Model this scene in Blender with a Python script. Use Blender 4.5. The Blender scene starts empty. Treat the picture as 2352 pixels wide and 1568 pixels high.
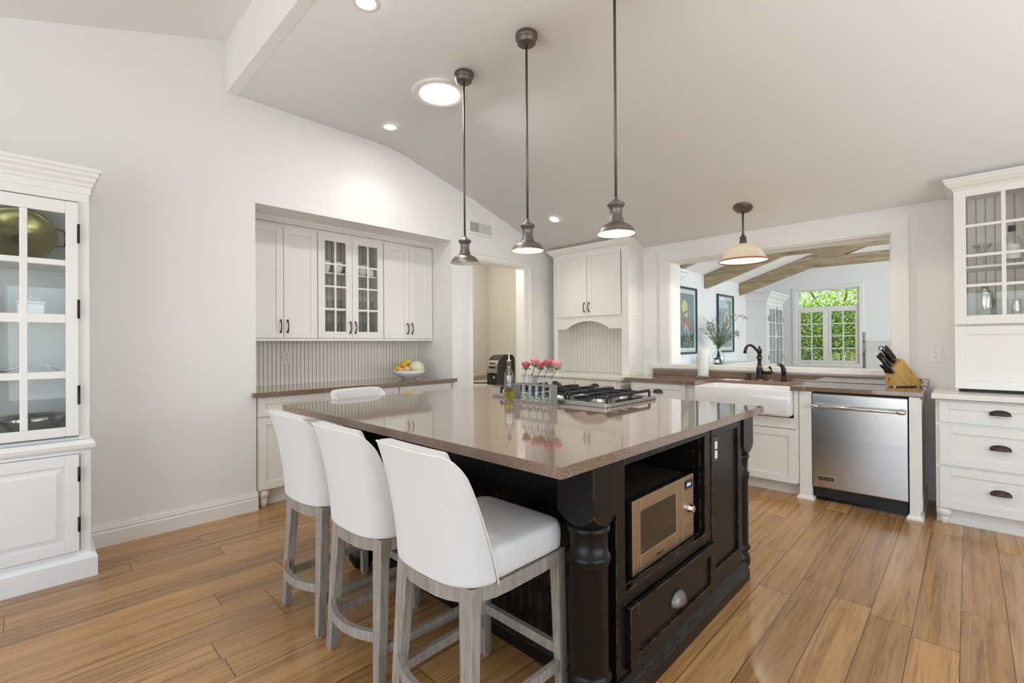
import bpy, bmesh, math, random
from mathutils import Vector, Matrix, Euler
random.seed(7)
PI = math.pi
scene = bpy.context.scene
COL = scene.collection

# ------------------------------------------------------------------ camera
def camera():
    yaw, pit, rol = -0.771283, 0.003894, 0.006425
    fw = Vector((math.cos(pit)*math.sin(yaw), math.cos(pit)*math.cos(yaw), math.sin(pit)))
    rt = Vector((math.cos(yaw), -math.sin(yaw), 0)); dn = -rt.cross(fw)
    c, s = math.cos(rol), math.sin(rol)
    x = c*rt + s*dn; y = -s*rt + c*dn
    cd = bpy.data.cameras.new('camera'); cd.sensor_fit = 'HORIZONTAL'; cd.sensor_width = 36.0
    cd.lens = 36.0*1079.13/2352; cd.clip_start = 0.02; cd.clip_end = 200
    co = bpy.data.objects.new('camera', cd); COL.objects.link(co)
    m = Matrix(((x.x, -y.x, -fw.x, 0), (x.y, -y.y, -fw.y, 0), (x.z, -y.z, -fw.z, 1.277), (0, 0, 0, 1)))
    co.matrix_world = m
    scene.camera = co
camera()

# ------------------------------------------------------------------ world, light, exposure
vs = scene.view_settings
scene.display_settings.display_device = 'sRGB'
vs.view_transform = 'Standard'; vs.look = 'None'; vs.gamma = 1.0; vs.use_curve_mapping = False
vs.exposure = -0.18
scene.cycles.use_denoising = True
try:
    scene.cycles.denoiser = 'OPENIMAGEDENOISE'
except Exception:
    pass
scene.cycles.diffuse_bounces = 6
scene.cycles.glossy_bounces = 5
scene.cycles.transmission_bounces = 10
scene.cycles.transparent_max_bounces = 16
scene.cycles.sample_clamp_indirect = 6.0
scene.cycles.caustics_reflective = False
scene.cycles.caustics_refractive = False

w = bpy.data.worlds.new('world'); scene.world = w; w.use_nodes = True
wn = w.node_tree.nodes; wl = w.node_tree.links
wn.clear()
sky = wn.new('ShaderNodeTexSky'); sky.sky_type = 'NISHITA'; sky.sun_disc = False
sky.sun_elevation = math.radians(55); sky.sun_rotation = math.radians(200)
bg = wn.new('ShaderNodeBackground'); bg.inputs['Strength'].default_value = 0.35
wo = wn.new('ShaderNodeOutputWorld')
wl.new(sky.outputs[0], bg.inputs[0]); wl.new(bg.outputs[0], wo.inputs[0])

def lamp(name, kind, loc, power, col=(1, 1, 1), direction=None, size=None, size_y=None, spot=None, blend=0.5, radius=None):
    d = bpy.data.lights.new(name, kind); d.energy = power; d.color = col
    if kind == 'AREA':
        d.shape = 'RECTANGLE'; d.size = size; d.size_y = size_y or size
    if kind == 'SPOT':
        d.spot_size = math.radians(spot); d.spot_blend = blend
    if radius is not None and kind in ('POINT', 'SPOT'):
        d.shadow_soft_size = radius
    o = bpy.data.objects.new(name, d); COL.objects.link(o); o.location = loc
    if direction is not None:
        o.rotation_euler = Vector(direction).to_track_quat('-Z', 'Y').to_euler()
    return o

COOL = (0.76, 0.89, 1.0); WARM = (1.0, 0.89, 0.76)
sun = lamp('sun', 'SUN', (0, 20, 10), 14.0, (1, 0.95, 0.85), direction=(-0.30, 0.45, -0.85))
sun.data.angle = math.radians(1)
# daylight inferred behind the camera; the side and dining areas are added fill
lamp('window_light_front', 'AREA', (-0.9, -2.52, 1.25), 78, COOL, (0, 1, 0.30), 4.6, 2.0)
lamp('fill_light_side', 'AREA', (2.52, 1.6, 1.35), 68, (0.77, 0.90, 1.0), (-1, 0.05, 0.35), 3.6, 1.7)  # added fill at an unseen side opening, tilted up to lift the ceiling
lamp('fill_light_dining', 'AREA', (2.4, 8.6, 1.4), 195, (0.80, 0.92, 1.0), (-1, 0, 0.15), 5.0, 2.0)  # added daylight fill; the dining wall behind it has no window
lamp('fill_light_dining_near', 'AREA', (0.9, 5.5, 1.6), 46, (0.78, 0.91, 1.0), (-0.3, 1, 0.2), 2.4, 1.4)  # added general fill inside the dining room, no window here

# ------------------------------------------------------------------ materials
def newmat(name):
    m = bpy.data.materials.new(name); m.use_nodes = True
    nt = m.node_tree; nt.nodes.clear()
    out = nt.nodes.new('ShaderNodeOutputMaterial')
    b = nt.nodes.new('ShaderNodeBsdfPrincipled')
    nt.links.new(b.outputs[0], out.inputs[0])
    return m, nt, b, out

def sock(nt, inp, v):
    if isinstance(v, bpy.types.NodeSocket): nt.links.new(v, inp)
    else: inp.default_value = v

def mth(nt, op, a, b=None, c=None):
    n = nt.nodes.new('ShaderNodeMath'); n.operation = op
    sock(nt, n.inputs[0], a)
    if b is not None: sock(nt, n.inputs[1], b)
    if c is not None: sock(nt, n.inputs[2], c)
    return n.outputs[0]

def mixc(nt, f, a, b, mode='MIX'):
    n = nt.nodes.new('ShaderNodeMix'); n.data_type = 'RGBA'; n.blend_type = mode
    sock(nt, n.inputs[0], f)
    for i, v in ((6, a), (7, b)):
        if isinstance(v, tuple): v = (v[0], v[1], v[2], 1)
        sock(nt, n.inputs[i], v)
    return n.outputs[2]

def noise(nt, vec=None, scale=5., detail=3., rough=.5, dist=0.):
    n = nt.nodes.new('ShaderNodeTexNoise'); n.inputs['Scale'].default_value = scale
    n.inputs['Detail'].default_value = detail; n.inputs['Roughness'].default_value = rough
    n.inputs['Distortion'].default_value = dist
    if vec is not None: nt.links.new(vec, n.inputs['Vector'])
    return n.outputs['Fac']

def coords(nt, kind='Object', scale=(1, 1, 1), loc=(0, 0, 0)):
    t = nt.nodes.new('ShaderNodeTexCoord'); m = nt.nodes.new('ShaderNodeMapping')
    nt.links.new(t.outputs[kind], m.inputs[0]); m.inputs['Scale'].default_value = scale; m.inputs['Location'].default_value = loc
    return m.outputs[0]

def geopos(nt):
    return nt.nodes.new('ShaderNodeNewGeometry').outputs['Position']

def ramp(nt, fac, stops):
    r = nt.nodes.new('ShaderNodeValToRGB'); e = r.color_ramp.elements
    while len(e) < len(stops): e.new(0.5)
    for i, (p, c) in enumerate(stops):
        e[i].position = p; e[i].color = (c[0], c[1], c[2], 1)
    nt.links.new(fac, r.inputs[0]); return r.outputs[0]

def bump(nt, b, h, strength=.1, dist=.002):
    n = nt.nodes.new('ShaderNodeBump'); n.inputs['Strength'].default_value = strength; n.inputs['Distance'].default_value = dist
    nt.links.new(h, n.inputs['Height']); nt.links.new(n.outputs[0], b.inputs['Normal'])

def pm(name, c, rough=.5, metal=0., var=.04, vscale=8., bmp=0., bscale=60., spec=.5, stretch=(1, 1, 1), coat=0.):
    """procedural paint / metal / ceramic: base colour with a faint noise variation, optional fine bump"""
    m, nt, b, o = newmat(name)
    v = coords(nt, 'Object', stretch)
    f = noise(nt, v, vscale, 3)
    lo = tuple(max(0, x*(1-var)) for x in c); hi = tuple(min(1, x*(1+var)) for x in c)
    nt.links.new(mixc(nt, f, lo, hi), b.inputs['Base Color'])
    b.inputs['Roughness'].default_value = rough; b.inputs['Metallic'].default_value = metal
    b.inputs['Specular IOR Level'].default_value = spec
    b.inputs['Coat Weight'].default_value = coat
    if bmp: bump(nt, b, noise(nt, v, bscale, 2), bmp)
    return m

def emit(name, c, s):
    m, nt, b, o = newmat(name)
    b.inputs['Base Color'].default_value = (c[0], c[1], c[2], 1)
    b.inputs['Emission Color'].default_value = (c[0], c[1], c[2], 1); b.inputs['Emission Strength'].default_value = s
    return m

def glass(name, tint=(1, 1, 1), rough=0.0, ior=1.45):
    m, nt, b, o = newmat(name)
    b.inputs['Base Color'].default_value = (*tint, 1); b.inputs['Roughness'].default_value = rough
    b.inputs['Transmission Weight'].default_value = 1; b.inputs['IOR'].default_value = ior
    return m

def pane_mat(name, refl=1.0, tint=(.97, .99, .98)):
    """a thin window pane: clear, with the mirror reflection of glass"""
    m, nt, b, o = newmat(name); nt.nodes.remove(b)
    t = nt.nodes.new('ShaderNodeBsdfTransparent'); t.inputs[0].default_value = (*tint, 1)
    g = nt.nodes.new('ShaderNodeBsdfGlossy'); g.inputs['Roughness'].default_value = 0.01
    lw = nt.nodes.new('ShaderNodeLayerWeight'); lw.inputs['Blend'].default_value = .5
    fr = mth(nt, 'MULTIPLY_ADD', mth(nt, 'POWER', lw.outputs['Facing'], 5.0), .7, .035)
    mx = nt.nodes.new('ShaderNodeMixShader')
    nt.links.new(mth(nt, 'MULTIPLY', fr, refl), mx.inputs[0])
    nt.links.new(t.outputs[0], mx.inputs[1]); nt.links.new(g.outputs[0], mx.inputs[2]); nt.links.new(mx.outputs[0], o.inputs[0])
    return m

def floor_mat():
    m, nt, b, o = newmat('oak_plank_floor')
    sep = nt.nodes.new('ShaderNodeSeparateXYZ'); nt.links.new(geopos(nt), sep.inputs[0])
    X, Y = sep.outputs[0], sep.outputs[1]
    W = 0.1535; L = 1.55
    a = mth(nt, 'DIVIDE', mth(nt, 'ADD', X, 0.649+W*60), W)
    row = mth(nt, 'FLOOR', a); fx = mth(nt, 'FRACT', a)
    wn1 = nt.nodes.new('ShaderNodeTexWhiteNoise'); wn1.noise_dimensions = '1D'; nt.links.new(row, wn1.inputs['W'])
    bq = mth(nt, 'DIVIDE', mth(nt, 'ADD', Y, mth(nt, 'MULTIPLY_ADD', wn1.outputs[0], 7.3, 40.0)), L)
    pl = mth(nt, 'FLOOR', bq); fy = mth(nt, 'FRACT', bq)
    cv = nt.nodes.new('ShaderNodeCombineXYZ'); nt.links.new(row, cv.inputs[0]); nt.links.new(pl, cv.inputs[1])
    wn2 = nt.nodes.new('ShaderNodeTexWhiteNoise'); wn2.noise_dimensions = '2D'; nt.links.new(cv.outputs[0], wn2.inputs['Vector'])
    tone = wn2.outputs[0]
    # grain: stretched along the boards, shifted for every plank
    gv = nt.nodes.new('ShaderNodeCombineXYZ')
    nt.links.new(mth(nt, 'MULTIPLY_ADD', tone, 37.0, mth(nt, 'MULTIPLY', X, 26.0)), gv.inputs[0])
    nt.links.new(mth(nt, 'MULTIPLY', Y, 1.1), gv.inputs[1]); nt.links.new(mth(nt, 'MULTIPLY', tone, 91.0), gv.inputs[2])
    g1 = noise(nt, gv.outputs[0], 1.0, 5, .6, 1.3)
    gw = nt.nodes.new('ShaderNodeCombineXYZ')
    nt.links.new(mth(nt, 'MULTIPLY', X, 150.0), gw.inputs[0]); nt.links.new(mth(nt, 'MULTIPLY', Y, 9.0), gw.inputs[1]); nt.links.new(tone, gw.inputs[2])
    g2 = noise(nt, gw.outputs[0], 1.0, 3, .6)
    big = noise(nt, gv.outputs[0], .35, 2, .5, .5)
    col = ramp(nt, mth(nt, 'ADD', mth(nt, 'MULTIPLY', g1, .75), mth(nt, 'MULTIPLY', g2, .25)),
               [(.24, (.16, .075, .026)), (.38, (.29, .145, .048)), (.52, (.43, .225, .076)), (.68, (.50, .275, .098)), (.85, (.44, .235, .085))])
    br = nt.nodes.new('ShaderNodeHueSaturation')
    nt.links.new(mth(nt, 'MULTIPLY_ADD', tone, .42, .74), br.inputs['Value'])
    nt.links.new(mth(nt, 'MULTIPLY_ADD', big, .25, .82), br.inputs['Saturation'])
    nt.links.new(col, br.inputs['Color'])
    ex = mth(nt, 'MINIMUM', fx, mth(nt, 'SUBTRACT', 1.0, fx)); ey = mth(nt, 'MINIMUM', fy, mth(nt, 'SUBTRACT', 1.0, fy))
    gx = mth(nt, 'LESS_THAN', ex, .011); gy = mth(nt, 'LESS_THAN', ey, .0013)
    gap = mth(nt, 'MAXIMUM', gx, gy)
    nt.links.new(mixc(nt, mth(nt, 'MULTIPLY', gap, .8), br.outputs[0], (.035, .017, .008)), b.inputs['Base Color'])
    nt.links.new(mth(nt, 'MULTIPLY_ADD', g1, .12, .15), b.inputs['Roughness'])
    b.inputs['Specular IOR Level'].default_value = .5
    h = mth(nt, 'SUBTRACT', mth(nt, 'MULTIPLY', g2, .15), gap)
    bump(nt, b, h, .25, .0015)
    return m

def quartz_mat():
    m, nt, b, o = newmat('brown_speckled_quartz')
    v = coords(nt, 'Object')
    n1 = noise(nt, v, 260, 3, .7); n2 = noise(nt, v, 620, 2, .7)
    f = mth(nt, 'ADD', mth(nt, 'MULTIPLY', n1, .6), mth(nt, 'MULTIPLY', n2, .4))
    nt.links.new(ramp(nt, f, [(.36, (.065, .036, .022)), (.47, (.17, .105, .07)), (.55, (.28, .195, .145)), (.66, (.46, .37, .30))]), b.inputs['Base Color'])
    b.inputs['Roughness'].default_value = .07; b.inputs['Specular IOR Level'].default_value = .6
    b.inputs['Coat Weight'].default_value = .5; b.inputs['Coat Roughness'].default_value = .04; b.inputs['Coat IOR'].default_value = 1.5
    return m

def worn_black():
    m, nt, b, o = newmat('distressed_black_paint')
    v = coords(nt, 'Object')
    bv = nt.nodes.new('ShaderNodeBevel'); bv.inputs['Radius'].default_value = .0035; bv.samples = 4
    g = nt.nodes.new('ShaderNodeNewGeometry')
    dp = nt.nodes.new('ShaderNodeVectorMath'); dp.operation = 'DOT_PRODUCT'
    nt.links.new(bv.outputs[0], dp.inputs[0]); nt.links.new(g.outputs['Normal'], dp.inputs[1])
    edge = mth(nt, 'LESS_THAN', dp.outputs['Value'], .97)
    n = noise(nt, v, 14, 4, .7)
    wear = mth(nt, 'MULTIPLY', edge, mth(nt, 'GREATER_THAN', n, .5))
    sp = mth(nt, 'GREATER_THAN', noise(nt, v, 55, 2, .6), .80)
    c = mixc(nt, noise(nt, v, 5, 3), (.006, .0052, .005), (.011, .009, .008))
    c = mixc(nt, mth(nt, 'MULTIPLY', wear, .8), c, (.26, .15, .085))
    c = mixc(nt, mth(nt, 'MULTIPLY', sp, .5), c, (.2, .19, .18))
    nt.links.new(c, b.inputs['Base Color']); b.inputs['Roughness'].default_value = .3; b.inputs['Specular IOR Level'].default_value = .26
    return m

def fabric_mat(name, c, scale=900):
    m, nt, b, o = newmat(name)
    v = coords(nt, 'Object')
    sep = nt.nodes.new('ShaderNodeSeparateXYZ'); nt.links.new(v, sep.inputs[0])
    n = noise(nt, coords(nt, 'Object', (1, 1, .25)), scale*.5, 2, .6); n2 = noise(nt, coords(nt, 'Object', (.25, .25, 1)), scale*.5, 2, .6)
    f = mth(nt, 'ADD', n, n2)
    nt.links.new(mixc(nt, mth(nt, 'MULTIPLY', f, .5), tuple(x*.93 for x in c), tuple(min(1, x*1.05) for x in c)), b.inputs['Base Color'])
    b.inputs['Roughness'].default_value = .9; b.inputs['Sheen Weight'].default_value = .2; b.inputs['Specular IOR Level'].default_value = .2
    bump(nt, b, f, .25, .0006)
    return m

def wood_mat(name, stops, sx=(60, 60, 4), rough=.5, scale=1.0, dist=1.0, bmp=.15):
    m, nt, b, o = newmat(name)
    v = coords(nt, 'Object', sx)
    f = noise(nt, v, scale, 5, .65, dist)
    nt.links.new(ramp(nt, f, stops), b.inputs['Base Color']); b.inputs['Roughness'].default_value = rough
    bump(nt, b, f, bmp, .001)
    return m

def brushed(name, c, rough=.28, axis=2):
    m, nt, b, o = newmat(name)
    s = [3, 3, 3]; 
    for i in range(3):
        if i != axis: s[i] = 260
    f = noise(nt, coords(nt, 'Object', tuple(s)), 1.0, 2, .6)
    nt.links.new(mixc(nt, f, tuple(x*.985 for x in c), tuple(min(1, x*1.015) for x in c)), b.inputs['Base Color'])
    b.inputs['Metallic'].default_value = 1
    nt.links.new(mth(nt, 'MULTIPLY_ADD', f, .03, rough-.015), b.inputs['Roughness'])
    return m

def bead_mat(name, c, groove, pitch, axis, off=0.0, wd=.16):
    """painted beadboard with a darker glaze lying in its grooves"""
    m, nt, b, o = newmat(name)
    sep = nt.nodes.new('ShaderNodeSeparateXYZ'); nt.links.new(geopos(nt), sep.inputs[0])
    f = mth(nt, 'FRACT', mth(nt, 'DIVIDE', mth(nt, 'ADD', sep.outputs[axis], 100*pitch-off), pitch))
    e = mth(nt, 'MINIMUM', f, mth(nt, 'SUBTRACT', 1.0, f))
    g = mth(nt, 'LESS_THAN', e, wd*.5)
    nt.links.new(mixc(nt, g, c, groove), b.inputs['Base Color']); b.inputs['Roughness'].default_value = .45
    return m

M = {}
M['wall'] = pm('warm_white_wall_paint', (.81, .81, .80), .75, var=.012, bmp=.04, bscale=220)
M['ceiling'] = pm('white_ceiling_paint', (.875, .87, .86), .85, var=.01, bmp=.03, bscale=200)
M['dining_wall'] = pm('pale_wall_paint', (.80, .81, .81), .75, var=.01)
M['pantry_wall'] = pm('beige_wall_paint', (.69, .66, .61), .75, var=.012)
M['trim'] = pm('white_trim_paint', (.83, .815, .79), .42, var=.01)
M['cab'] = pm('cream_cabinet_paint', (.82, .805, .765), .42, var=.015)
M['cabw'] = pm('white_cabinet_paint', (.80, .80, .79), .42, var=.015)
M['china'] = pm('white_lacquer', (.80, .81, .81), .38, var=.012)
M['floor'] = floor_mat()
M['quartz'] = quartz_mat()
M['whitetop'] = pm('cream_solid_surface', (.78, .76, .71), .22, var=.02)
M['black'] = worn_black()
M['blackmatte'] = pm('matte_black', (.012, .012, .012), .5, var=.1)
M['blackgloss'] = pm('gloss_black_plastic', (.014, .013, .013), .22, var=.1)
M['darkbrown'] = pm('dark_brown_plastic', (.045, .034, .026), .35, var=.1)
M['fabric'] = fabric_mat('white_linen', (.64, .64, .645))
M['piping'] = fabric_mat('cream_piping', (.74, .715, .68))
M['stoolwood'] = wood_mat('grey_washed_oak', [(.3, (.20, .175, .15)), (.5, (.29, .26, .228)), (.7, (.37, .34, .305))], (70, 70, 5), .5)
M['steel'] = brushed('brushed_steel', (.60, .60, .60), .26, 2)
M['steelx'] = brushed('brushed_steel_trim', (.58, .57, .56), .28, 0)
M['chrome'] = pm('polished_chrome', (.72, .72, .72), .08, 1., var=.02)
M['gold_steel'] = brushed('champagne_steel', (.52, .41, .29), .36, 1)
M['bronze'] = pm('dark_bronze', (.07, .052, .043), .36, .85, var=.25, vscale=30)
M['orb'] = pm('oil_rubbed_bronze', (.035, .028, .026), .3, .8, var=.2, vscale=40)
M['copper'] = pm('worn_copper_edge', (.42, .18, .09), .32, 1., var=.2)
M['pewter'] = pm('aged_pewter', (.22, .195, .185), .42, .85, var=.15, vscale=20)
M['pewter2'] = pm('aged_bronze_rod', (.17, .135, .12), .45, .8, var=.15)
M['shade_in'] = pm('white_enamel', (.85, .83, .80), .5, var=.01)
M['galv'] = pm('galvanised_metal', (.44, .43, .42), .42, .9, var=.22, vscale=25)
M['iron'] = pm('cast_iron', (.028, .029, .032), .42, .35, var=.3, vscale=60, bmp=.1, bscale=300)
M['porcelain'] = pm('white_porcelain', (.84, .84, .85), .12, var=.005, coat=.3)
M['plastic'] = pm('white_plastic', (.80, .79, .77), .35, var=.01)
M['slot'] = pm('dark_slot', (.03, .03, .03), .6)
M['pane'] = pane_mat('clear_pane')
M['pane_soft'] = pane_mat('cabinet_pane', .8, (.975, .985, .98))
M['glass'] = glass('clear_glass')
M['glass_green'] = glass('green_tinted_glass', (.93, .98, .96))
M['thin'] = pane_mat('thin_clear_glass', 2.2, (.955, .975, .97))
M['oil'] = glass('olive_oil', (.66, .58, .02), 0, 1.47)
M['water'] = glass('water', (.97, .99, .98), 0, 1.33)
M['bulb_on'] = emit('lit_bulb', (1, .9, .76), 9)
M['bulb_off'] = pm('frosted_bulb', (.75, .73, .70), .3)
M['downlight'] = emit('downlight_lens', (1, .93, .84), 14)
M['suntube'] = emit('skylight_diffuser', (1, .985, .95), 9)
M['opal'] = None
M['bamboo'] = wood_mat('bamboo', [(.3, (.42, .23, .06)), (.5, (.55, .32, .095)), (.7, (.62, .38, .13))], (50, 50, 3), .38, 1.0, .5, .05)
M['beam'] = wood_mat('weathered_timber', [(.25, (.13, .095, .06)), (.42, (.31, .24, .15)), (.6, (.46, .37, .25)), (.8, (.56, .48, .36))], (1.6, 22, 22), .75, 1.0, 1.6, .5)
M['paper'] = fabric_mat('paper_towel', (.80, .785, .75), 300)
def opal():
    m, nt, b, o = newmat('opal_glass_shade')
    b.inputs['Base Color'].default_value = (.86, .82, .74, 1); b.inputs['Roughness'].default_value = .25
    b.inputs['Transmission Weight'].default_value = 0
    tr = nt.nodes.new('ShaderNodeBsdfTranslucent'); tr.inputs[0].default_value = (.95, .86, .70, 1)
    mx = nt.nodes.new('ShaderNodeMixShader'); mx.inputs[0].default_value = .35
    nt.links.new(b.outputs[0], mx.inputs[1]); nt.links.new(tr.outputs[0], mx.inputs[2]); nt.links.new(mx.outputs[0], o.inputs[0])
    return m
M['opal'] = opal()

# ------------------------------------------------------------------ mesh helpers
class MB:
    def __init__(s): s.v = []; s.f = []; s.sm = []
    def add(s, vs, fs, smooth=False):
        o = len(s.v); s.v += [tuple(v) for v in vs]
        for f in fs: s.f.append([i+o for i in f]); s.sm.append(smooth)
        return s
    def box(s, x0, x1, y0, y1, z0, z1):
        v = [(x, y, z) for z in (z0, z1) for y in (y0, y1) for x in (x0, x1)]
        return s.add(v, [(0, 2, 3, 1), (4, 5, 7, 6), (0, 1, 5, 4), (2, 6, 7, 3), (0, 4, 6, 2), (1, 3, 7, 5)])
    def prism(s, poly, axis, a, b, smooth=False):
        n = len(poly)
        def P(p, t):
            return {'x': (t, p[0], p[1]), 'y': (p[0], t, p[1]), 'z': (p[0], p[1], t)}[axis]
        v = [P(p, a) for p in poly]+[P(p, b) for p in poly]
        s.add(v, [(i, (i+1) % n, (i+1) % n+n, i+n) for i in range(n)], smooth)
        o = len(s.v)-2*n
        s.f += [[o+i for i in range(n)][::-1], [o+n+i for i in range(n)]]; s.sm += [False, False]
        return s
    def rings(s, rings, closed=True, cap0=True, cap1=True, smooth=True):
        n = len(rings[0]); v = [p for r in rings for p in r]; f = []
        for k in range(len(rings)-1):
            for i in range(n if closed else n-1):
                j = (i+1) % n
                f.append((k*n+i, k*n+j, (k+1)*n+j, (k+1)*n+i))
        s.add(v, f, smooth)
        o = len(s.v)-len(v)
        if cap0: s.f.append([o+i for i in range(n)][::-1]); s.sm.append(False)
        if cap1: s.f.append([o+(len(rings)-1)*n+i for i in range(n)]); s.sm.append(False)
        return s
    def lathe(s, prof, c=(0, 0, 0), n=24, axis='z', cap0=True, cap1=True, smooth=True):
        R = []
        for r, h in prof:
            r = max(r, 1e-5); ring = []
            for i in range(n):
                a = 2*PI*i/n; u, w = r*math.cos(a), r*math.sin(a)
                p = {'z': (u, w, h), 'y': (u, h, w), 'x': (h, u, w)}[axis]
                ring.append((p[0]+c[0], p[1]+c[1], p[2]+c[2]))
            R.append(ring)
        return s.rings(R, True, cap0, cap1, smooth)
    def tube(s, pts, r, n=8, caps=True, smooth=True):
        pts = [Vector(p) for p in pts]; m = len(pts)
        rr = r if isinstance(r, (list, tuple)) else [r]*m
        t0 = (pts[1]-pts[0]).normalized()
        up = Vector((0, 0, 1)) if abs(t0.z) < .9 else Vector((1, 0, 0))
        x = t0.cross(up).normalized(); R = []
        for i in range(m):
            t = (pts[min(i+1, m-1)]-pts[max(i-1, 0)]).normalized()
            x = (x-t*x.dot(t)).normalized(); y = t.cross(x)
            R.append([pts[i]+(x*math.cos(2*PI*k/n)+y*math.sin(2*PI*k/n))*rr[i] for k in range(n)])
        return s.rings(R, True, caps, caps, smooth)
    def ell(s, c, rx, ry, rz, nu=20, nv=12):
        R = []
        for j in range(nv+1):
            a = -PI/2+PI*j/nv; ca = max(math.cos(a), 1e-4)
            R.append([(c[0]+rx*ca*math.cos(2*PI*i/nu), c[1]+ry*ca*math.sin(2*PI*i/nu), c[2]+rz*math.sin(a)) for i in range(nu)])
        return s.rings(R, True, True, True, True)
    def grid(s, P, smooth=True):
        nu, nv = len(P), len(P[0]); v = [p for r in P for p in r]
        return s.add(v, [(i*nv+j, i*nv+j+1, (i+1)*nv+j+1, (i+1)*nv+j) for i in range(nu-1) for j in range(nv-1)], smooth)
    def bar(s, p0, p1, w, h, up=(0, 0, 1), w1=None, h1=None):
        """a straight bar of rectangular section w (sideways) x h (along up) from p0 to p1"""
        p0, p1 = Vector(p0), Vector(p1); t = (p1-p0).normalized(); up = Vector(up)
        x = t.cross(up).normalized(); y = x.cross(t)
        R = []
        for p, a, b in ((p0, w, h), (p1, w1 or w, h1 or h)):
            R.append([p+x*a*.5*i+y*b*.5*j for i, j in ((-1, -1), (1, -1), (1, 1), (-1, 1))])
        return s.rings(R, True, True, True, False)
    def xf(s, m, start=0):
        for i in range(start, len(s.v)): s.v[i] = tuple(m @ Vector(s.v[i]))
        return s

WM = {}
def wmat(o): return WM.get(o.name, Matrix.Identity(4)) if o is not None else Matrix.Identity(4)

def obj(name, mb, mat, parent=None, bevel=0., sub=0, solid=0., world=False, loc=None, seg=2, recalc=True):
    """ONE mesh object from a mesh builder. world=True: its points are world points, stored in its parent's frame."""
    me = bpy.data.meshes.new(name)
    vs_ = mb.v
    if world and parent is not None:
        inv = wmat(parent).inverted(); vs_ = [inv @ Vector(v) for v in vs_]
    me.from_pydata([tuple(v) for v in vs_], [], mb.f)
    for p, sm in zip(me.polygons, mb.sm): p.use_smooth = sm
    if recalc:
        bm = bmesh.new(); bm.from_mesh(me); bmesh.ops.recalc_face_normals(bm, faces=bm.faces); bm.to_mesh(me); bm.free()
    mats = mat if isinstance(mat, (list, tuple)) else [mat]
    for m_ in mats: me.materials.append(M[m_] if isinstance(m_, str) else m_)
    o = bpy.data.objects.new(name, me); COL.objects.link(o)
    if parent is not None: o.parent = parent
    WM[o.name] = wmat(parent).copy()
    if loc is not None:
        o.location = loc; WM[o.name] = wmat(parent) @ Matrix.Translation(loc)
    if solid:
        k = o.modifiers.new('solid', 'SOLIDIFY'); k.thickness = solid; k.offset = 0
    if bevel:
        k = o.modifiers.new('bevel', 'BEVEL'); k.width = bevel; k.segments = seg; k.limit_method = 'ANGLE'; k.angle_limit = math.radians(40)
    if sub:
        k = o.modifiers.new('sub', 'SUBSURF'); k.levels = sub; k.render_levels = sub
    return o

def tag(o, label=None, cat=None, group=None, kind=None):
    if label: o['label'] = label
    if cat: o['category'] = cat
    if group: o['group'] = group
    if kind: o['kind'] = kind
    return o

def thing(name, label, cat, loc=(0, 0, 0), rotz=0., group=None, kind=None):
    o = bpy.data.objects.new(name, None); COL.objects.link(o); o.empty_display_size = .1
    o.location = loc; o.rotation_euler = (0, 0, rotz)
    WM[o.name] = Matrix.Translation(loc) @ Matrix.Rotation(rotz, 4, 'Z')
    return tag(o, label, cat, group, kind)

def struct(name, mb, mat, parent=None, **k):
    o = obj(name, mb, mat, parent, **k); o['kind'] = 'structure'; return o

KIDS = {}
def dup(root, loc, rotz=None, label=None):
    """a copy of a thing, with copies of its parts and their sub-parts"""
    def cp(o, parent):
        c = o.copy(); COL.objects.link(c)
        if parent is not None: c.parent = parent
        for ch in list(o.children): cp(ch, c)
        return c
    r = cp(root, None); r.location = loc
    if rotz is not None: r.rotation_euler = (0, 0, rotz)
    if label: r['label'] = label
    return r

def text_mb(s, size, depth=.001, font_scale_x=1.0):
    """letters as a mesh lying in local x (along) / z (up), front facing -y, centred"""
    cu = bpy.data.curves.new('letters', 'FONT'); cu.body = s; cu.size = size; cu.extrude = depth; cu.align_x = 'CENTER'; cu.align_y = 'CENTER'
    cu.resolution_u = 3
    to = bpy.data.objects.new('letters', cu); COL.objects.link(to)
    dg = bpy.context.evaluated_depsgraph_get(); me = bpy.data.meshes.new_from_object(to.evaluated_get(dg))
    mb = MB(); mb.add([(v.co.x*font_scale_x, -v.co.z, v.co.y) for v in me.vertices], [tuple(p.vertices) for p in me.polygons])
    bpy.data.objects.remove(to); bpy.data.curves.remove(cu); bpy.data.meshes.remove(me)
    return mb

# cabinet pieces: local frame, x to the right, y away from the viewer, z up; fronts lie at y = y0
def shaker(mb, x0, x1, z0, z1, y0=0., t=.02, w=.057, rec=.010):
    mb.box(x0, x0+w, y0, y0+t, z0, z1); mb.box(x1-w, x1, y0, y0+t, z0, z1)
    mb.box(x0+w, x1-w, y0, y0+t, z1-w, z1); mb.box(x0+w, x1-w, y0, y0+t, z0, z0+w)
    mb.box(x0+w, x1-w, y0+rec, y0+t, z0+w, z1-w)
    return mb

def cup_pull(parent, x, z, y0, w=.1, h=.034, d=.026, name='cup_pull', mat='bronze'):
    P = []
    for i in range(17):
        u = PI*i/16; row = []
        for j in range(9):
            v = PI/2*j/8
            row.append((x-w/2*math.cos(u), y0-d*max(math.sin(u), 0)**.6*math.sin(v), z-h*.4+h*max(math.sin(u), 0)**.7*math.cos(v)))
        P.append(row)
    return obj(name, MB().grid(P), mat, parent, solid=.003)

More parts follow.
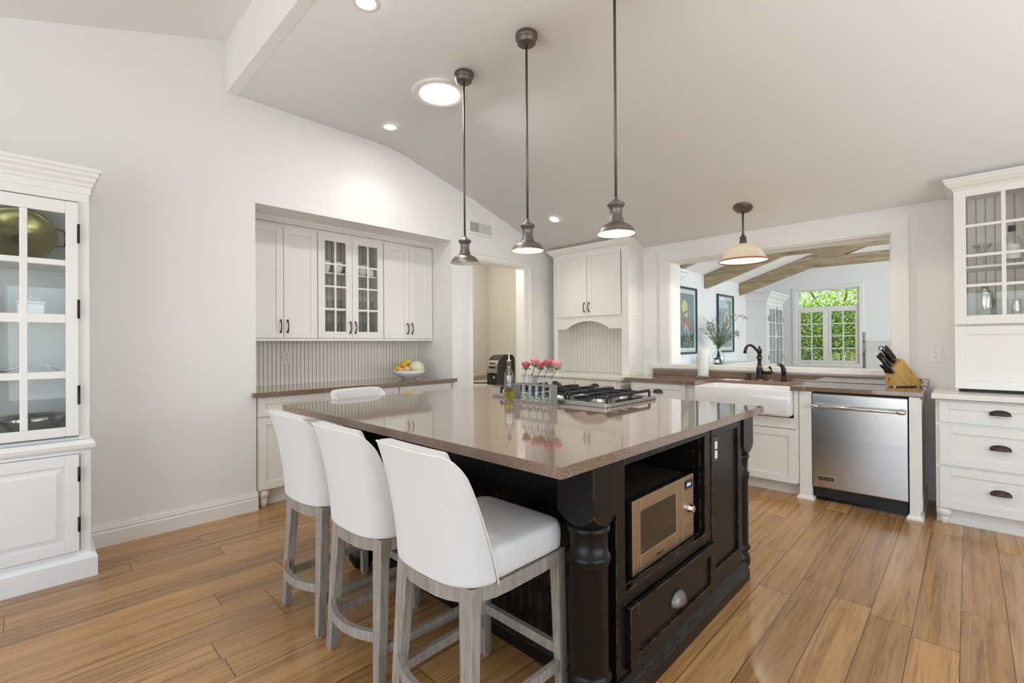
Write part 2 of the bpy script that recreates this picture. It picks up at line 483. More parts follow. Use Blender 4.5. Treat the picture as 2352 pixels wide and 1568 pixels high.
def arch_pull(parent, x, z, y0, L=.1, name='handle', mat='bronze'):
    pts = []
    for i in range(13):
        t = -1+2*i/12
        pts.append((x, y0-.006-.024*(1-abs(t)**2.5), z+t*L/2))
    mb = MB().tube(pts, [.0062-.0018*(1-abs(-1+2*i/12)) for i in range(13)], 8)
    mb.lathe([(.008, 0), (.008, .008), (.004, .012)], (x, y0-.012, z+L/2), 10, 'y'); mb.lathe([(.008, 0), (.008, .008), (.004, .012)], (x, y0-.012, z-L/2), 10, 'y')
    return obj(name, mb, mat, parent)

def turned_foot(parent, x, y, h=.125, r=.045, mat='cab', name='foot'):
    k = r/.045
    return obj(name, MB().lathe([(.038*k, h), (.045*k, h-.01), (.046*k, h-.035), (.040*k, h-.055), (.030*k, h-.06), (.030*k, h-.066), (.033*k, h-.07), (.026*k, .03), (.026*k, .024), (.022*k, 0)][::-1], (x, y, 0), 20), mat, parent)

def outlet(name, label, loc, rotz, group=None):
    t = thing(name, label, 'outlet', loc, rotz, group)
    obj('cover_plate', MB().box(-.036, .036, -.006, 0, -.058, .058), 'plastic', t, bevel=.002)
    for z in (.02, -.02):
        r = obj('receptacle', MB().lathe([(.0165, -.0085), (.0165, -.004)], (0, 0, z), 20, 'y'), 'plastic', t)
        obj('slot', MB().box(-.008, -.0055, -.0092, -.0082, z-.001, z+.008).box(.0055, .008, -.0092, -.0082, z-.001, z+.008).box(-.002, .002, -.0092, -.0082, z-.011, z-.006), 'slot', r)
    return t
# ------------------------------------------------------------------ the setting
XL, YB = -3.96, 5.015
struct('floor', MB().box(-6.2, 2.8, -2.8, 12.3, -.06, 0), 'floor')
struct('wall_left', MB().box(XL-.14, XL, -2.6, 1.226, 0, 3.7).box(XL-.14, XL, 1.226, 3.157, 2.38, 3.3).box(XL-.14, XL, 3.157, 3.44, 0, 3.2)
       .box(XL-.14, XL, 3.44, 4.31, 2.225, 3.0).box(XL-.14, XL, 4.31, 5.25, 0, 2.9), 'wall')
struct('wall_alcove', MB().box(-4.66, -4.60, 1.15, 3.24, 0, 2.46).box(-4.60, XL-.14, 1.15, 1.226, 0, 2.46).box(-4.60, XL-.14, 3.157, 3.24, 0, 2.46)
       .box(-4.60, XL-.14, 1.226, 3.157, 2.38, 2.46), 'wall')
def beadboard(x0, x1, z0, z1, pitch, depth=.004):
    """local frame: grooved boards from x0 to x1, front at y = 0 facing -y"""
    pts = []; x = x0
    while x < x1-1e-6:
        e = min(x+pitch, x1)
        pts += [(x, 0), (e-.0065, 0), (e-.005, depth), (e-.0015, depth), (e, 0)]; x = e
    poly = pts+[(x1, .014), (x0, .014)]
    return MB().prism(poly, 'z', z0, z1)
M['bead_l'] = bead_mat('alcove_beadboard', (.86, .83, .77), (.46, .37, .27), .037, 1, 1.226+.037-.0035, .15)
M['bead_b'] = bead_mat('hood_beadboard', (.84, .81, .755), (.56, .48, .39), .05, 0, -3.67-.0035, .13)
M['bead_h'] = bead_mat('hutch_beadboard', (.88, .85, .79), (.50, .41, .32), .05, 0, -.05-.0035, .12)
o = struct('trim_beadboard_backsplash', beadboard(0, 1.931, .908, 1.335, .037), 'bead_l'); o.location = (-4.586, 1.226, 0); o.rotation_euler = (0, 0, PI/2)

prof = [(1.04, 3.165), (2.25, 3.165), (2.42, 3.155), (2.6, 3.125), (2.82, 3.06), (3.42, 2.90), (4.08, 2.69), (4.79, 2.43), (5.015, 2.385), (5.25, 2.36)]
R = [[(x, y, z) for y, z in prof]+[(x, y, z+.12) for y, z in prof[::-1]] for x in (-4.1, 2.7)]
c = MB(); c.rings(R, True, True, True, False)
for i in range(len(prof)-1): c.sm[i] = True
struct('ceiling', c, 'ceiling')
struct('ceiling_step', MB().box(XL, 2.7, 1.032, 1.10, 3.164, 3.75), 'ceiling')
struct('ceiling_upper', MB().prism([(-2.7, 2.298), (1.04, 3.549), (1.04, 3.66), (-2.7, 2.41)], 'x', -4.1, 2.7), 'ceiling')
struct('wall_back', MB().box(-4.1, -2.40, YB, 5.25, 0, 2.5).box(-.457, 2.7, YB, 5.25, 0, 2.5).box(-2.40, -.457, YB, 5.25, 0, 1.015).box(-2.40, -.457, YB, 5.25, 2.18, 2.5), 'wall')
struct('wall_right', MB().box(2.6, 2.75, -2.6, -.3, 0, 3.8).box(2.6, 2.75, 3.5, 5.25, 0, 3.3).box(2.6, 2.75, -.3, 3.5, 0, .5).box(2.6, 2.75, -.3, 3.5, 2.2, 3.8), 'wall')
struct('wall_front', MB().box(-4.1, -3.2, -2.75, -2.6, 0, 2.5).box(1.5, 2.75, -2.75, -2.6, 0, 2.5).box(-3.2, 1.5, -2.75, -2.6, 2.2, 2.5).box(-3.2, 1.5, -2.75, -2.6, 0, .2), 'wall')
def window_frame(name, x0, x1, z0, z1, loc, rotz, nv, nh, w=.06):
    t = thing(name, None, None, loc, rotz, kind='structure')
    m = MB().box(x0, x0+w, 0, .08, z0, z1).box(x1-w, x1, 0, .08, z0, z1).box(x0+w, x1-w, 0, .08, z0, z0+w).box(x0+w, x1-w, 0, .08, z1-w, z1)
    obj('window_frame', m, 'trim', t); m = MB()
    for i in range(1, nv): x = x0+(x1-x0)*i/nv; m.box(x-.03, x+.03, .02, .06, z0+w, z1-w)
    for i in range(1, nh): z = z0+(z1-z0)*i/nh; m.box(x0+w, x1-w, .03, .05, z-.012, z+.012)
    obj('glazing_bars', m, 'trim', t)
    return t
window_frame('window_2', -2.35, 2.35, .2, 2.2, (-.85, -2.68, 0), PI, 4, 3)
window_frame('window_3', -1.9, 1.9, .5, 2.2, (2.68, 1.6, 0), -PI/2, 4, 3)  # unseen side window, added for light and reflections

# mouldings
def base_profile(h=.145, t=.016):
    return [(0, 0), (t, 0), (t, h*.60), (t*.72, h*.66), (t*.72, h*.72), (t*.9, h*.76), (t*.6, h*.82), (t*.6, h*.88), (t*.35, h*.93), (t*.3, h), (0, h)]
struct('baseboard_left', MB().prism([(XL+a, z) for a, z in base_profile()], 'y', -2.6, 1.236), 'trim')
struct('baseboard_front', MB().box(-4, 2.6, -2.6, -2.585, 0, .14), 'trim')
struct('baseboard_right', MB().box(2.585, 2.6, -2.6, YB, 0, .14), 'trim')
def casing_profile(w, t=.02):      # across (0 = opening side) , out
    return [(0, 0), (0, t*.55), (w*.08, t*.7), (w*.2, t*.5), (w*.45, t*.62), (w*.62, t*.55), (w*.70, t*.95), (w*.92, t*1.25), (w, t*1.25), (w, 0)]
cs = casing_profile(.10)
m = MB()
m.prism([(XL+b, 3.44-a) for a, b in cs], 'z', 0, 2.225); m.prism([(XL+b, 4.31+a) for a, b in cs], 'z', 0, 2.225)
m.prism([(XL+b, 2.225+a) for a, b in casing_profile(.085)], 'y', 3.34, 4.41)
m.box(XL-.14, XL+.001, 4.296, 4.31, 0, 2.225).box(XL-.14, XL+.001, 3.44, 3.454, 0, 2.225).box(XL-.14, XL+.001, 3.454, 4.296, 2.211, 2.225)
struct('trim_1', m, 'trim')
m = MB().box(-2.519, -2.40, YB-.02, YB, 1.03, 2.18).box(-.457, -.345, YB-.02, YB, 1.03, 2.18).box(-2.519, -.345, YB-.02, YB, 2.18, 2.292)
m.box(-2.40, -2.388, YB-.004, 5.25, 1.03, 2.18).box(-.469, -.457, YB-.004, 5.25, 1.03, 2.18).box(-2.388, -.469, YB-.004, 5.25, 2.168, 2.18)
struct('trim_2', m, 'trim', bevel=.002)
struct('trim_window_sill', MB().box(-2.62, -.36, YB-.026, 5.26, .985, 1.03), 'trim', bevel=.004)

# pantry seen through the doorway
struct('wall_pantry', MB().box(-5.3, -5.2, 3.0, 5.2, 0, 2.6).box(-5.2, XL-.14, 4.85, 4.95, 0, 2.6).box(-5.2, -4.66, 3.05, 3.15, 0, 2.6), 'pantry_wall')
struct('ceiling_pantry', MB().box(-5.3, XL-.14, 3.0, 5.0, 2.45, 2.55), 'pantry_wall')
lamp('pantry_light', 'POINT', (-4.55, 3.75, 2.3), 16, (1, .93, .82), radius=.15)

# ------------------------------------------------------------------ dining room beyond the pass-through
DXL = -3.35
struct('wall_dining_left', MB().box(DXL-.12, DXL, 5.25, 12.1, 0, 2.7), 'dining_wall')
WX0, WX1, WZ0, WZ1 = -2.78, -1.61, .79, 2.42
struct('wall_dining_far', MB().box(DXL, WX0, 12, 12.15, 0, 3.7).box(WX1, 2.6, 12, 12.15, 0, 3.7).box(WX0, WX1, 12, 12.15, 0, WZ0).box(WX0, WX1, 12, 12.15, WZ1, 3.7), 'dining_wall')
struct('wall_dining_right', MB().box(2.6, 2.72, 5.25, 12.1, 0, 3), 'dining_wall')
struct('wall_dining_near', MB().box(DXL, 2.6, 5.25, 5.262, 2.3, 3.7), 'dining_wall')
rz = lambda x: 2.46+.335*(min(x, -.8-x)-DXL)
struct('ceiling_dining', MB().prism([(-3.5, rz(-3.5)), (-.4, rz(-.4)), (2.75, rz(2.75)), (2.75, rz(2.75)+.1), (-.4, rz(-.4)+.1), (-3.5, rz(-3.5)+.1)], 'y', 5.25, 12.1), 'ceiling')
k = 0
for y, w1, w2 in ((6.57, 'nearest the pass-through', 'nearest the pass-through'), (8.325, 'in the middle of the dining room ceiling', 'in the middle of the dining room'), (10.08, 'closest to the dining room window', 'closest to the dining room window')):
    k += 1
    t = thing('timber_truss', 'weathered timber roof truss '+w1, 'beam', (DXL, y, 2.22), 0, 'timber roof trusses in the dining room')
    lo = lambda x: 2.225+.335*(min(x, -.8-x)-DXL)
    obj('rafter', MB().prism([(DXL, lo(DXL)), (-.4, lo(-.4)), (-.4, lo(-.4)+.232), (DXL, lo(DXL)+.232)], 'y', y, y+.13), 'beam', t, world=True, bevel=.004)
    obj('rafter', MB().prism([(-.4, lo(-.4)), (2.55, lo(2.55)), (2.55, lo(2.55)+.232), (-.4, lo(-.4)+.232)], 'y', y, y+.13), 'beam', t, world=True, bevel=.004)
    obj('collar_tie', MB().prism([(-2.11, 2.642), (1.31, 2.642), (.80, 2.815), (-1.60, 2.815)], 'y', y-.002, y+.132), 'beam', t, world=True, bevel=.004)

# dining window: transom over two casements
wt = thing('window_1', None, None, (-2.195, 12, WZ0), 0, kind='structure')
m = MB()
for a in ((WX0-.06, WX0+.01), (WX1-.01, WX1+.06)): m.box(a[0], a[1], 11.975, 12.0, WZ0-.06, WZ1+.06)
m.box(WX0+.01, WX1-.01, 11.975, 12.0, WZ1-.01, WZ1+.06).box(WX0+.01, WX1-.01, 11.975, 12.0, WZ0-.06, WZ0+.01)
obj('window_casing', m, 'trim', wt, world=True, bevel=.003)
m = MB().box(WX0, WX0+.05, 12.03, 12.1, WZ0, WZ1).box(WX1-.05, WX1, 12.03, 12.1, WZ0, WZ1).box(WX0+.05, WX1-.05, 12.03, 12.1, WZ0, WZ0+.04).box(WX0+.05, WX1-.05, 12.03, 12.1, WZ1-.04, WZ1)
m.box(WX0+.05, WX1-.05, 12.03, 12.1, 1.955, 2.03).box(-2.235, -2.155, 12.03, 12.1, WZ0+.04, 1.955)
obj('window_frame', m, 'trim', wt, world=True, bevel=.003)
for x0, x1 in ((WX0+.05, -2.235), (-2.155, WX1-.05)):
    s = MB(); w_ = .035; z0, z1 = WZ0+.04, 1.955
    s.box(x0, x0+w_, 12.02, 12.06, z0, z1).box(x1-w_, x1, 12.02, 12.06, z0, z1).box(x0+w_, x1-w_, 12.02, 12.06, z0, z0+w_).box(x0+w_, x1-w_, 12.02, 12.06, z1-w_, z1)
    xm = (x0+x1)/2; s.box(xm-.011, xm+.011, 12.03, 12.05, z0+w_, z1-w_)
    for i in range(1, 4):
        z = z0+w_+(z1-z0-2*w_)*i/4; s.box(x0+w_, x1-w_, 12.031, 12.049, z-.011, z+.011)
    so = obj('casement_sash', s, 'trim', wt, world=True)
    obj('window_pane', MB().box(x0+w_, x1-w_, 12.039, 12.041, z0+w_, z1-w_), 'pane', so, world=True)
    obj('crank_handle', MB().bar((xm-.05, 12.0, z0-.012), (xm+.05, 12.0, z0-.012), .02, .016).box(xm-.012, xm+.012, 11.985, 12.03, z0-.025, z0), 'plastic', so, world=True)
obj('window_pane', MB().box(WX0+.05, WX1-.05, 12.06, 12.063, 2.03, WZ1-.04), 'pane', wt, world=True)

# garden outside
struct('ground', MB().box(-12, 8, 12.2, 24, -.3, -.02), pm('garden_soil', (.20, .17, .10), .9, var=.4, vscale=3))
struct('ground_terrace', MB().box(-10, 10, -14, -2.75, -.3, -.05).box(2.75, 10, -2.75, 12.2, -.3, -.05), pm('pale_terrace', (.42, .40, .36), .9, var=.1, vscale=3))
def leaf_mat(name, a, b):
    m, nt, bb, o = newmat(name)
    oi = nt.nodes.new('ShaderNodeNewGeometry')
    nt.links.new(ramp(nt, oi.outputs['Random Per Island'], [(0, a), (.6, tuple((x+y)/2 for x, y in zip(a, b))), (1, b)]), bb.inputs['Base Color'])
    bb.inputs['Roughness'].default_value = .45
    tr = nt.nodes.new('ShaderNodeBsdfTranslucent'); tr.inputs[0].default_value = (b[0], b[1], b[2]*.6, 1)
    mx = nt.nodes.new('ShaderNodeMixShader'); mx.inputs[0].default_value = .3
    nt.links.new(bb.outputs[0], mx.inputs[1]); nt.links.new(tr.outputs[0], mx.inputs[2]); nt.links.new(mx.outputs[0], o.inputs[0])
    return m
M['hedge'] = leaf_mat('hedge_leaf', (.03, .10, .015), (.30, .48, .05))
M['hedge_light'] = leaf_mat('tree_leaf', (.14, .30, .02), (.55, .75, .10))
M['grass'] = leaf_mat('ornamental_grass', (.35, .42, .12), (.75, .72, .40))
def leaf(mb, p, d, L, w, roll):
    d = d.normalized(); s = d.cross(Vector((math.cos(roll), math.sin(roll), .3))).normalized()
    q = p+d*L*.5
    mb.add([p, q+s*w*.5, p+d*L, q-s*w*.5], [(0, 1, 2, 3)])
rnd = random.Random(3)
def foliage(n, x0, x1, y0, y1, z0, z1, L=(.06, .12)):
    mb = MB()
    for i in range(n):
        p = Vector((rnd.uniform(x0, x1), rnd.uniform(y0, y1), rnd.uniform(z0, z1)))
        d = Vector((rnd.gauss(0, 1), rnd.gauss(-.5, .8), rnd.gauss(0, .9)))
        l = rnd.uniform(*L); leaf(mb, p, d, l, l*.38, rnd.uniform(0, 6.3))
    return mb
hd = thing('garden_hedge', 'dense green leafy hedge seen through the dining room window casements', 'hedge', (-3, 15.6, -.02))
obj('foliage', foliage(26000, -6.0, -.6, 15.1, 15.9, -.02, 2.34, (.045, .085)), 'hedge', hd, world=True, recalc=False)
obj('stems', MB().box(-6.0, -.6, 15.9, 16.0, -.02, 2.15), pm('dark_hedge_core', (.02, .035, .01), .9, var=.4), hd, world=True)  # plain dark core slab behind the leaves, no stems modelled
tr = thing('garden_tree', 'bright yellow green sunlit tree crown seen through the transom window', 'tree', (-3.2, 18, -.02))
obj('crown', foliage(22000, -6.4, -.6, 17.0, 18.6, 1.9, 4.2, (.055, .11)), 'hedge_light', tr, world=True, recalc=False)
m = MB()
for i in range(4): m.tube([(-3.2, 18, -.02), (-3.2+.1*i, 18, 1.6), (-5+1.2*i, 17.6, 3.2), (-6+1.9*i, 17.4, 4.6)], [.07, .05, .025, .012], 8)
obj('trunk', m, pm('tree_bark', (.20, .14, .10), .9, var=.3), tr, world=True)
for q, (x, lab) in enumerate(((-3.35, 'pale ornamental grass with purple plumes below the left casement'), (-2.15, 'pale yellow ornamental grass clump below the right casement'))):
    g = thing('ornamental_grass', lab, 'grass plant', (x, 13.6, -.02), 0, 'ornamental grasses outside the window'); mb = MB()
    for i in range(260):
        a = rnd.uniform(0, 6.28); r = rnd.uniform(.05, .42); h = rnd.uniform(.5, 1.05)
        p0 = Vector((x+.06*math.cos(a), 13.6+.06*math.sin(a), -.02)); p1 = p0+Vector((r*.5*math.cos(a), r*.5*math.sin(a), h)); p2 = p0+Vector((r*1.1*math.cos(a), r*1.1*math.sin(a), h*.86))
        s = Vector((-math.sin(a), math.cos(a), 0))*.006
        mb.add([p0-s, p0+s, p1+s, p1-s, p2], [(0, 1, 2, 3), (3, 2, 4)])
    obj('blades', mb, 'grass', g, world=True, recalc=False)
    if q == 0:
        mb = MB()
        for i in range(5):
            b = Vector((x+.1+.12*i, 13.5, .75)); mb.tube([b, b+Vector((.03, 0, .15)), b+Vector((.1, 0, .25)), b+Vector((.2, 0, .28))], [.004, .009, .010, .003], 6)
        obj('plumes', mb, pm('plume', (.45, .30, .34), .9), g, world=True)

# dining furniture
def armoire(name, label, y0, y1, x_front=-2.95, H=2.30):
    t = thing(name, label, 'cabinet', (x_front, y0, 0), PI/2, 'white glazed cabinets along the dining room wall')
    W, D = y1-y0, x_front-DXL
    m = MB().box(0, .03, .02, D, 0, 2.1).box(W-.03, W, .02, D, 0, 2.1).box(.03, W-.03, D-.02, D, 0, 2.1).box(.03, W-.03, .02, D-.02, 2.07, 2.1).box(.03, W-.03, .02, D-.02, .05, .75)
    m.box(0, .06, 0, .02, 0, 2.1).box(W-.06, W, 0, .02, 0, 2.1).box(.06, W-.06, 0, .02, 2.02, 2.1).box(.06, W-.06, 0, .02, .70, .76).box(.06, W-.06, 0, .02, 0, .1)
    obj('carcass', m, 'china', t, bevel=.002)
    for z in (1.15, 1.55): obj('shelf', MB().box(.03, W-.03, .06, D-.02, z-.01, z+.01), 'china', t)
    pr = [(0, 2.1), (.025, 2.11), (.025, 2.15), (.05, 2.18), (.075, 2.22), (.08, 2.25), (.105, 2.26), (.105, 2.30)]
    obj('crown_moulding', MB().rings([[(-a, -a, z), (W+a, -a, z), (W+a, D, z), (-a, D, z)] for a, z in pr], True, True, True, False), 'china', t)
    for i in (0, 1):
        x0, x1 = (.06, W/2-.004) if i == 0 else (W/2+.004, W-.06)
        m = MB(); s = .05; z0, z1 = .77, 2.01
        m.box(x0, x0+s, -.02, 0, z0, z1).box(x1-s, x1, -.02, 0, z0, z1).box(x0+s, x1-s, -.02, 0, z0, z0+s).box(x0+s, x1-s, -.02, 0, z1-s, z1)
        xm = (x0+x1)/2; m.box(xm-.01, xm+.01, -.016, 0, z0+s, z1-s)
        for q in range(1, 4): z = z0+s+(z1-z0-2*s)*q/4; m.box(x0+s, x1-s, -.016, 0, z-.01, z+.01)
        d = obj('glass_door', m, 'china', t, bevel=.002)
        obj('door_pane', MB().box(x0+s, x1-s, -.009, -.007, z0+s, z1-s), 'pane_soft', d)
        for z in (.95, 1.75): obj('hinge', MB().box((x0-.008 if i == 0 else x1-.004), (x0+.004 if i == 0 else x1+.008), -.026, -.018, z-.05, z+.05), 'orb', d)
        low = MB(); shaker(low, x0, x1, .11, .69, -.02, .02, .06, .008); obj('lower_door', low, 'china', t, bevel=.002)
    obj('cremone_bolt', MB().tube([(W/2, -.03, .78), (W/2, -.03, 2.0)], .007, 8).box(W/2-.014, W/2+.014, -.045, -.02, 1.24, 1.34).box(W/2-.012, W/2+.012, -.04, -.02, 1.6, 1.66).ell((W/2, -.065, 1.29), .02, .025, .012, 12, 8), 'steelx', t)
    return t
armoire('glazed_armoire', 'white glazed armoire with cornice beside the dining room window', 10.5, 11.66)
armoire('glazed_armoire', 'white armoire with cornice just inside the pass-through, mostly hidden behind the wall', 5.36, 6.455)

sb = thing('sideboard', 'long white sideboard under the two framed posters', 'sideboard', (-2.97, 6.9, 0), PI/2)
L_ = 2.98
obj('sideboard_top', MB().box(-.02, L_+.01, -.02, .36, .865, .90), 'china', sb, bevel=.004)
obj('carcass', MB().box(0, L_-.01, .01, .36, .08, .865), 'china', sb, bevel=.002)
for i in range(4):
    d = obj('door', shaker(MB(), .02+i*.74, .02+i*.74+.72, .1, .84, -.01, .02), 'china', sb, bevel=.002); obj('knob', MB().ell((.66+i*.74 if i % 2 == 0 else .08+i*.74, -.025, .6), .014, .014, .014, 10, 8), 'orb', d)

# framed posters (generic figures, with the lettering the photograph shows)
def poster(y0, y1, z0, z1, label, second):
    t = thing('framed_poster', label, 'poster', (DXL, (y0+y1)/2, (z0+z1)/2), PI/2, 'framed posters in the dining room')
    W, H = (y1-y0)/2, (z1-z0)/2; f = .035
    obj('picture_frame', MB().box(-W, -W+f, -.035, 0, -H, H).box(W-f, W, -.035, 0, -H, H).box(-W+f, W-f, -.035, 0, -H, -H+f).box(-W+f, W-f, -.035, 0, H-f, H), pm('blue_black_frame', (.012, .05, .065), .3, var=.1), t, bevel=.003)
    obj('mat_board', MB().box(-W+f, W-f, -.012, -.002, -H+f, H-f), pm('white_mat_board', (.78, .79, .78), .8, var=.01), t)
    w, h = W-f-.055, H-f-.07
    obj('print', MB().box(-w, w, -.0125, -.012, -h, h), pm('slate_print', (.22, .28, .33) if not second else (.30, .37, .42), .7, var=.12, vscale=5), t)
    yk = -.0135
    if not second:
        obj('print_figure', MB().lathe([(.11, yk), (.11, yk+.0006)], (-.08, 0, .23), 24, 'y').lathe([(.06, yk), (.06, yk+.0006)], (-.03, 0, .10), 16, 'y'), pm('yellow_print_ink', (.72, .62, .30), .7), t)
        obj('print_dress', MB().prism([(-.06, .08), (.03, .03), (.10, -.12), (.06, -.2), (-.02, -.12), (-.12, -.05)], 'y', yk-.0005, yk), pm('red_print_ink', (.55, .16, .12), .7), t)
        obj('print_legs', MB().prism([(0, -.1), (.03, -.1), (.10, -.28), (.085, -.285)], 'y', yk-.001, yk-.0005).prism([(-.05, -.04), (-.02, -.08), (-.09, -.19), (-.11, -.18)], 'y', yk-.001, yk-.0005), pm('pale_print_ink', (.75, .68, .60), .7), t)
        obj('print_grass', MB().prism([(-w, -.26), (-.1, -.24), (.05, -.25), (w, -.22), (w, -h), (-w, -h)], 'y', yk+.0002, yk+.0006), pm('teal_print_ink', (.03, .13, .15), .7), t)
        for s_, z_, sz in (('COGNAC', -.312, .072), ('MONNET', -.392, .115)):
            obj('print_lettering', text_mb(s_, sz, .0004, .74).xf(Matrix.Translation((.03, yk-.002, z_))), pm('gold_print_ink', (.66, .58, .30), .7), t)
        obj('print_lettering', MB().box(-.16, .15, yk-.001, yk, -.275, -.262), pm('red_line_ink', (.45, .12, .10), .7), t)
    else:
        mb = MB()
        R_ = []
        for i in range(25):
            a = PI*(-.45+1.5*i/24); R_.append(((.02+.10*math.cos(a)), .05+.16*math.sin(a)))
        mb.tube([(x_, yk, z_) for x_, z_ in R_], .022, 6)
        obj('print_figure', mb, pm('pale_loop_ink', (.70, .68, .60), .7), t)
        obj('print_dress', MB().prism([(0, .10), (.06, .08), (.07, -.12), (-.01, -.15)], 'y', yk-.0005, yk), pm('rose_print_ink', (.55, .38, .33), .7), t)
        obj('print_panel', MB().prism([(-.05, .36), (.22, .36), (.22, .30), (-.05, .27)], 'y', yk-.0005, yk), pm('ochre_print_ink', (.50, .42, .26), .7), t)
    obj('poster_pane', MB().box(-W+f, W-f, -.022, -.021, -H+f, H-f), 'pane', t)
poster(7.20, 7.96, 1.08, 2.185, 'framed vintage poster of a dancer above the lettering COGNAC MONNET', False)
poster(8.89, 9.71, 1.08, 2.175, 'framed poster in blue black frame behind the vase of branches', True)

# vase of branches, small frame, candle on the sideboard
v = thing('glass_vase', 'round clear glass vase on the white sideboard', 'vase', (-3.06, 8.19, .90))
obj('vase_body', MB().lathe([(.06, 0), (.085, .03), (.10, .09), (.09, .15), (.06, .2), (.033, .235), (.03, .26), (.036, .275), (.032, .275), (.026, .255), (.055, .195), (.085, .145), (.094, .09), (.08, .035), (.055, .008), (0, .006)], n=32, cap0=True, cap1=False), 'glass_green', v)
fl = thing('olive_branches', 'spray of grey green leafy branches standing in the glass vase', 'branches', (-3.06, 8.19, .91))
M['sage'] = leaf_mat('sage_leaf', (.13, .19, .15), (.42, .48, .42))
sm, lm = MB(), MB()
for i in range(26):
    a = rnd.uniform(0, 6.28); sp = rnd.uniform(.08, .38); h = rnd.uniform(.45, .86)
    p = [Vector((-3.06+.05*math.cos(a+3), 8.19+.05*math.sin(a+3), .92)), Vector((-3.06, 8.19, 1.16)), Vector((-3.06+sp*.45*math.cos(a), 8.19+sp*.45*math.sin(a), .92+h*.7)), Vector((-3.06+sp*math.cos(a), 8.19+sp*math.sin(a), .9+h))]
    if i % 4 == 0: p.append(p[-1]+Vector((.10*math.cos(a), .10*math.sin(a), -.06)))
    for q in p: q.x = max(q.x, -3.285)
    sm.tube(p, [.004]+[.003]*(len(p)-2)+[.001], 5)
    for k in range(42):
        t = rnd.uniform(.32, 1); s_ = t*(len(p)-1); j = min(int(s_), len(p)-2); q = p[j].lerp(p[j+1], s_-j)
        if q.z < 1.2: continue
        d = (p[j+1]-p[j]).normalized()+Vector((rnd.gauss(0, .7), rnd.gauss(0, .7), rnd.gauss(0, .5)))
        if q.x < -3.24: continue
        leaf(lm, q, d, rnd.uniform(.04, .085), .011, rnd.uniform(0, 6.3))
obj('stems', sm, pm('branch_stem', (.16, .17, .11), .7), fl, world=True); obj('leaves', lm, 'sage', fl, world=True, recalc=False)
t = thing('photo_frame', 'small white photo frame standing beside the paper towel end of the sideboard', 'picture frame', (-3.12, 7.82, .90), PI/4)
obj('frame', MB().box(-.055, -.045, -.01, .005, 0, .14).box(.045, .055, -.01, .005, 0, .14).box(-.045, .045, -.01, .005, 0, .012).box(-.045, .045, -.01, .005, .128, .14), 'plastic', t, bevel=.002)
obj('photo', MB().box(-.045, .045, -.004, 0, .012, .128), pm('faded_photo', (.50, .50, .55), .6, var=.35, vscale=30), t)
t = thing('candle_jar', 'small dark blue candle jar with white label in front of the vase', 'candle', (-3.02, 8.0, .90), PI/4)
obj('jar', MB().lathe([(.032, 0), (.036, .005), (.040, .11), (.037, .11), (.033, .02), (0, .02)], n=24, cap1=False), pm('blue_glass_jar', (.015, .06, .08), .2), t)
obj('label', MB().lathe([(.0375, .03), (.0398, .085)], n=40, cap0=False, cap1=False), 'plastic', t)

# high-backed chair at the dining table's end
t = thing('dining_chair', 'tall grey framed chair with pale fabric back beside the dining window', 'chair', (-1.21, 11.0, 0))
for x in (-.21, .21):
    obj('post', MB().box(x-.022, x+.022, -.02, .025, 0, 1.445), 'stoolwood', t, bevel=.003)
    obj('leg', MB().box(x-.02, x+.02, .42, .46, 0, .62), 'stoolwood', t, bevel=.003)
    for z in (1.27, 1.02): obj('bolt', MB().lathe([(.012, -.032), (.012, -.02)], (x, 0, z), 12, 'y'), 'orb', t)
obj('back_panel', MB().box(-.188, .188, -.01, .03, .68, 1.28), fabric_mat('pale_grey_fabric', (.60, .62, .63)), t, bevel=.01)
obj('seat', MB().box(-.188, .188, -.005, .45, .55, .64), 'fabric', t, bevel=.015)
obj('seat_cushion', MB().box(-.185, .185, -.10, -.02, .75, 1.09), 'fabric', t, bevel=.03, seg=3)
# ------------------------------------------------------------------ left wall: alcove cabinets
def upper_unit(label, y0, y1, doors, glazed=False):
    t = thing('wall_cabinet', label, 'cabinet', (-4.30, y0, 1.31), PI/2, 'wall cabinets in the alcove')
    W = y1-y0; D = .28
    m = MB().box(0, .018, .02, D, 0, 1.03).box(W-.018, W, .02, D, 0, 1.03).box(.018, W-.018, .02, D, 0, .02).box(.018, W-.018, .02, D, 1.0, 1.03)
    if not glazed: m.box(.018, W-.018, D-.012, D, .02, 1.0)
    m.box(0, W, .004, .02, 0, .024)
    obj('carcass', m, 'cab', t, bevel=.0015)
    if glazed:
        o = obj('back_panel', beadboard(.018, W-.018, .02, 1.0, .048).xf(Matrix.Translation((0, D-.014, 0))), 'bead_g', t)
        for z in (.302, .652): obj('shelf', MB().box(.018, W-.018, .04, D-.02, z-.014, z), 'cab', t, bevel=.002)
    for (a, b, hx) in doors:
        a -= y0; b -= y0
        if not glazed:
            d = obj('door', shaker(MB(), a, b, .026, 1.003, 0, .02, .058, .009), 'cab', t, bevel=.0015)
        else:
            m = MB(); s = .063; z0, z1 = .026, 1.003
            m.box(a, a+s, 0, .02, z0, z1).box(b-s, b, 0, .02, z0, z1).box(a+s, b-s, 0, .02, z0, z0+s).box(a+s, b-s, 0, .02, z1-s, z1)
            xm = (a+b)/2; m.box(xm-.009, xm+.009, .003, .016, z0+s, z1-s)
            for q in range(1, 4): z = z0+s+(z1-z0-2*s)*q/4; m.box(a+s, b-s, .0035, .0155, z-.009, z+.009)
            d = obj('glass_door', m, 'cab', t, bevel=.0015)
            obj('door_pane', MB().box(a+s, b-s, .009, .011, z0+s, z1-s), 'pane_soft', d)
        arch_pull(d, hx-y0, .13, 0, .105)
    return t
M['bead_g'] = bead_mat('cabinet_back_beadboard', (.66, .62, .53), (.30, .23, .15), .048, 1, 1.878+.048-.0035, .13)
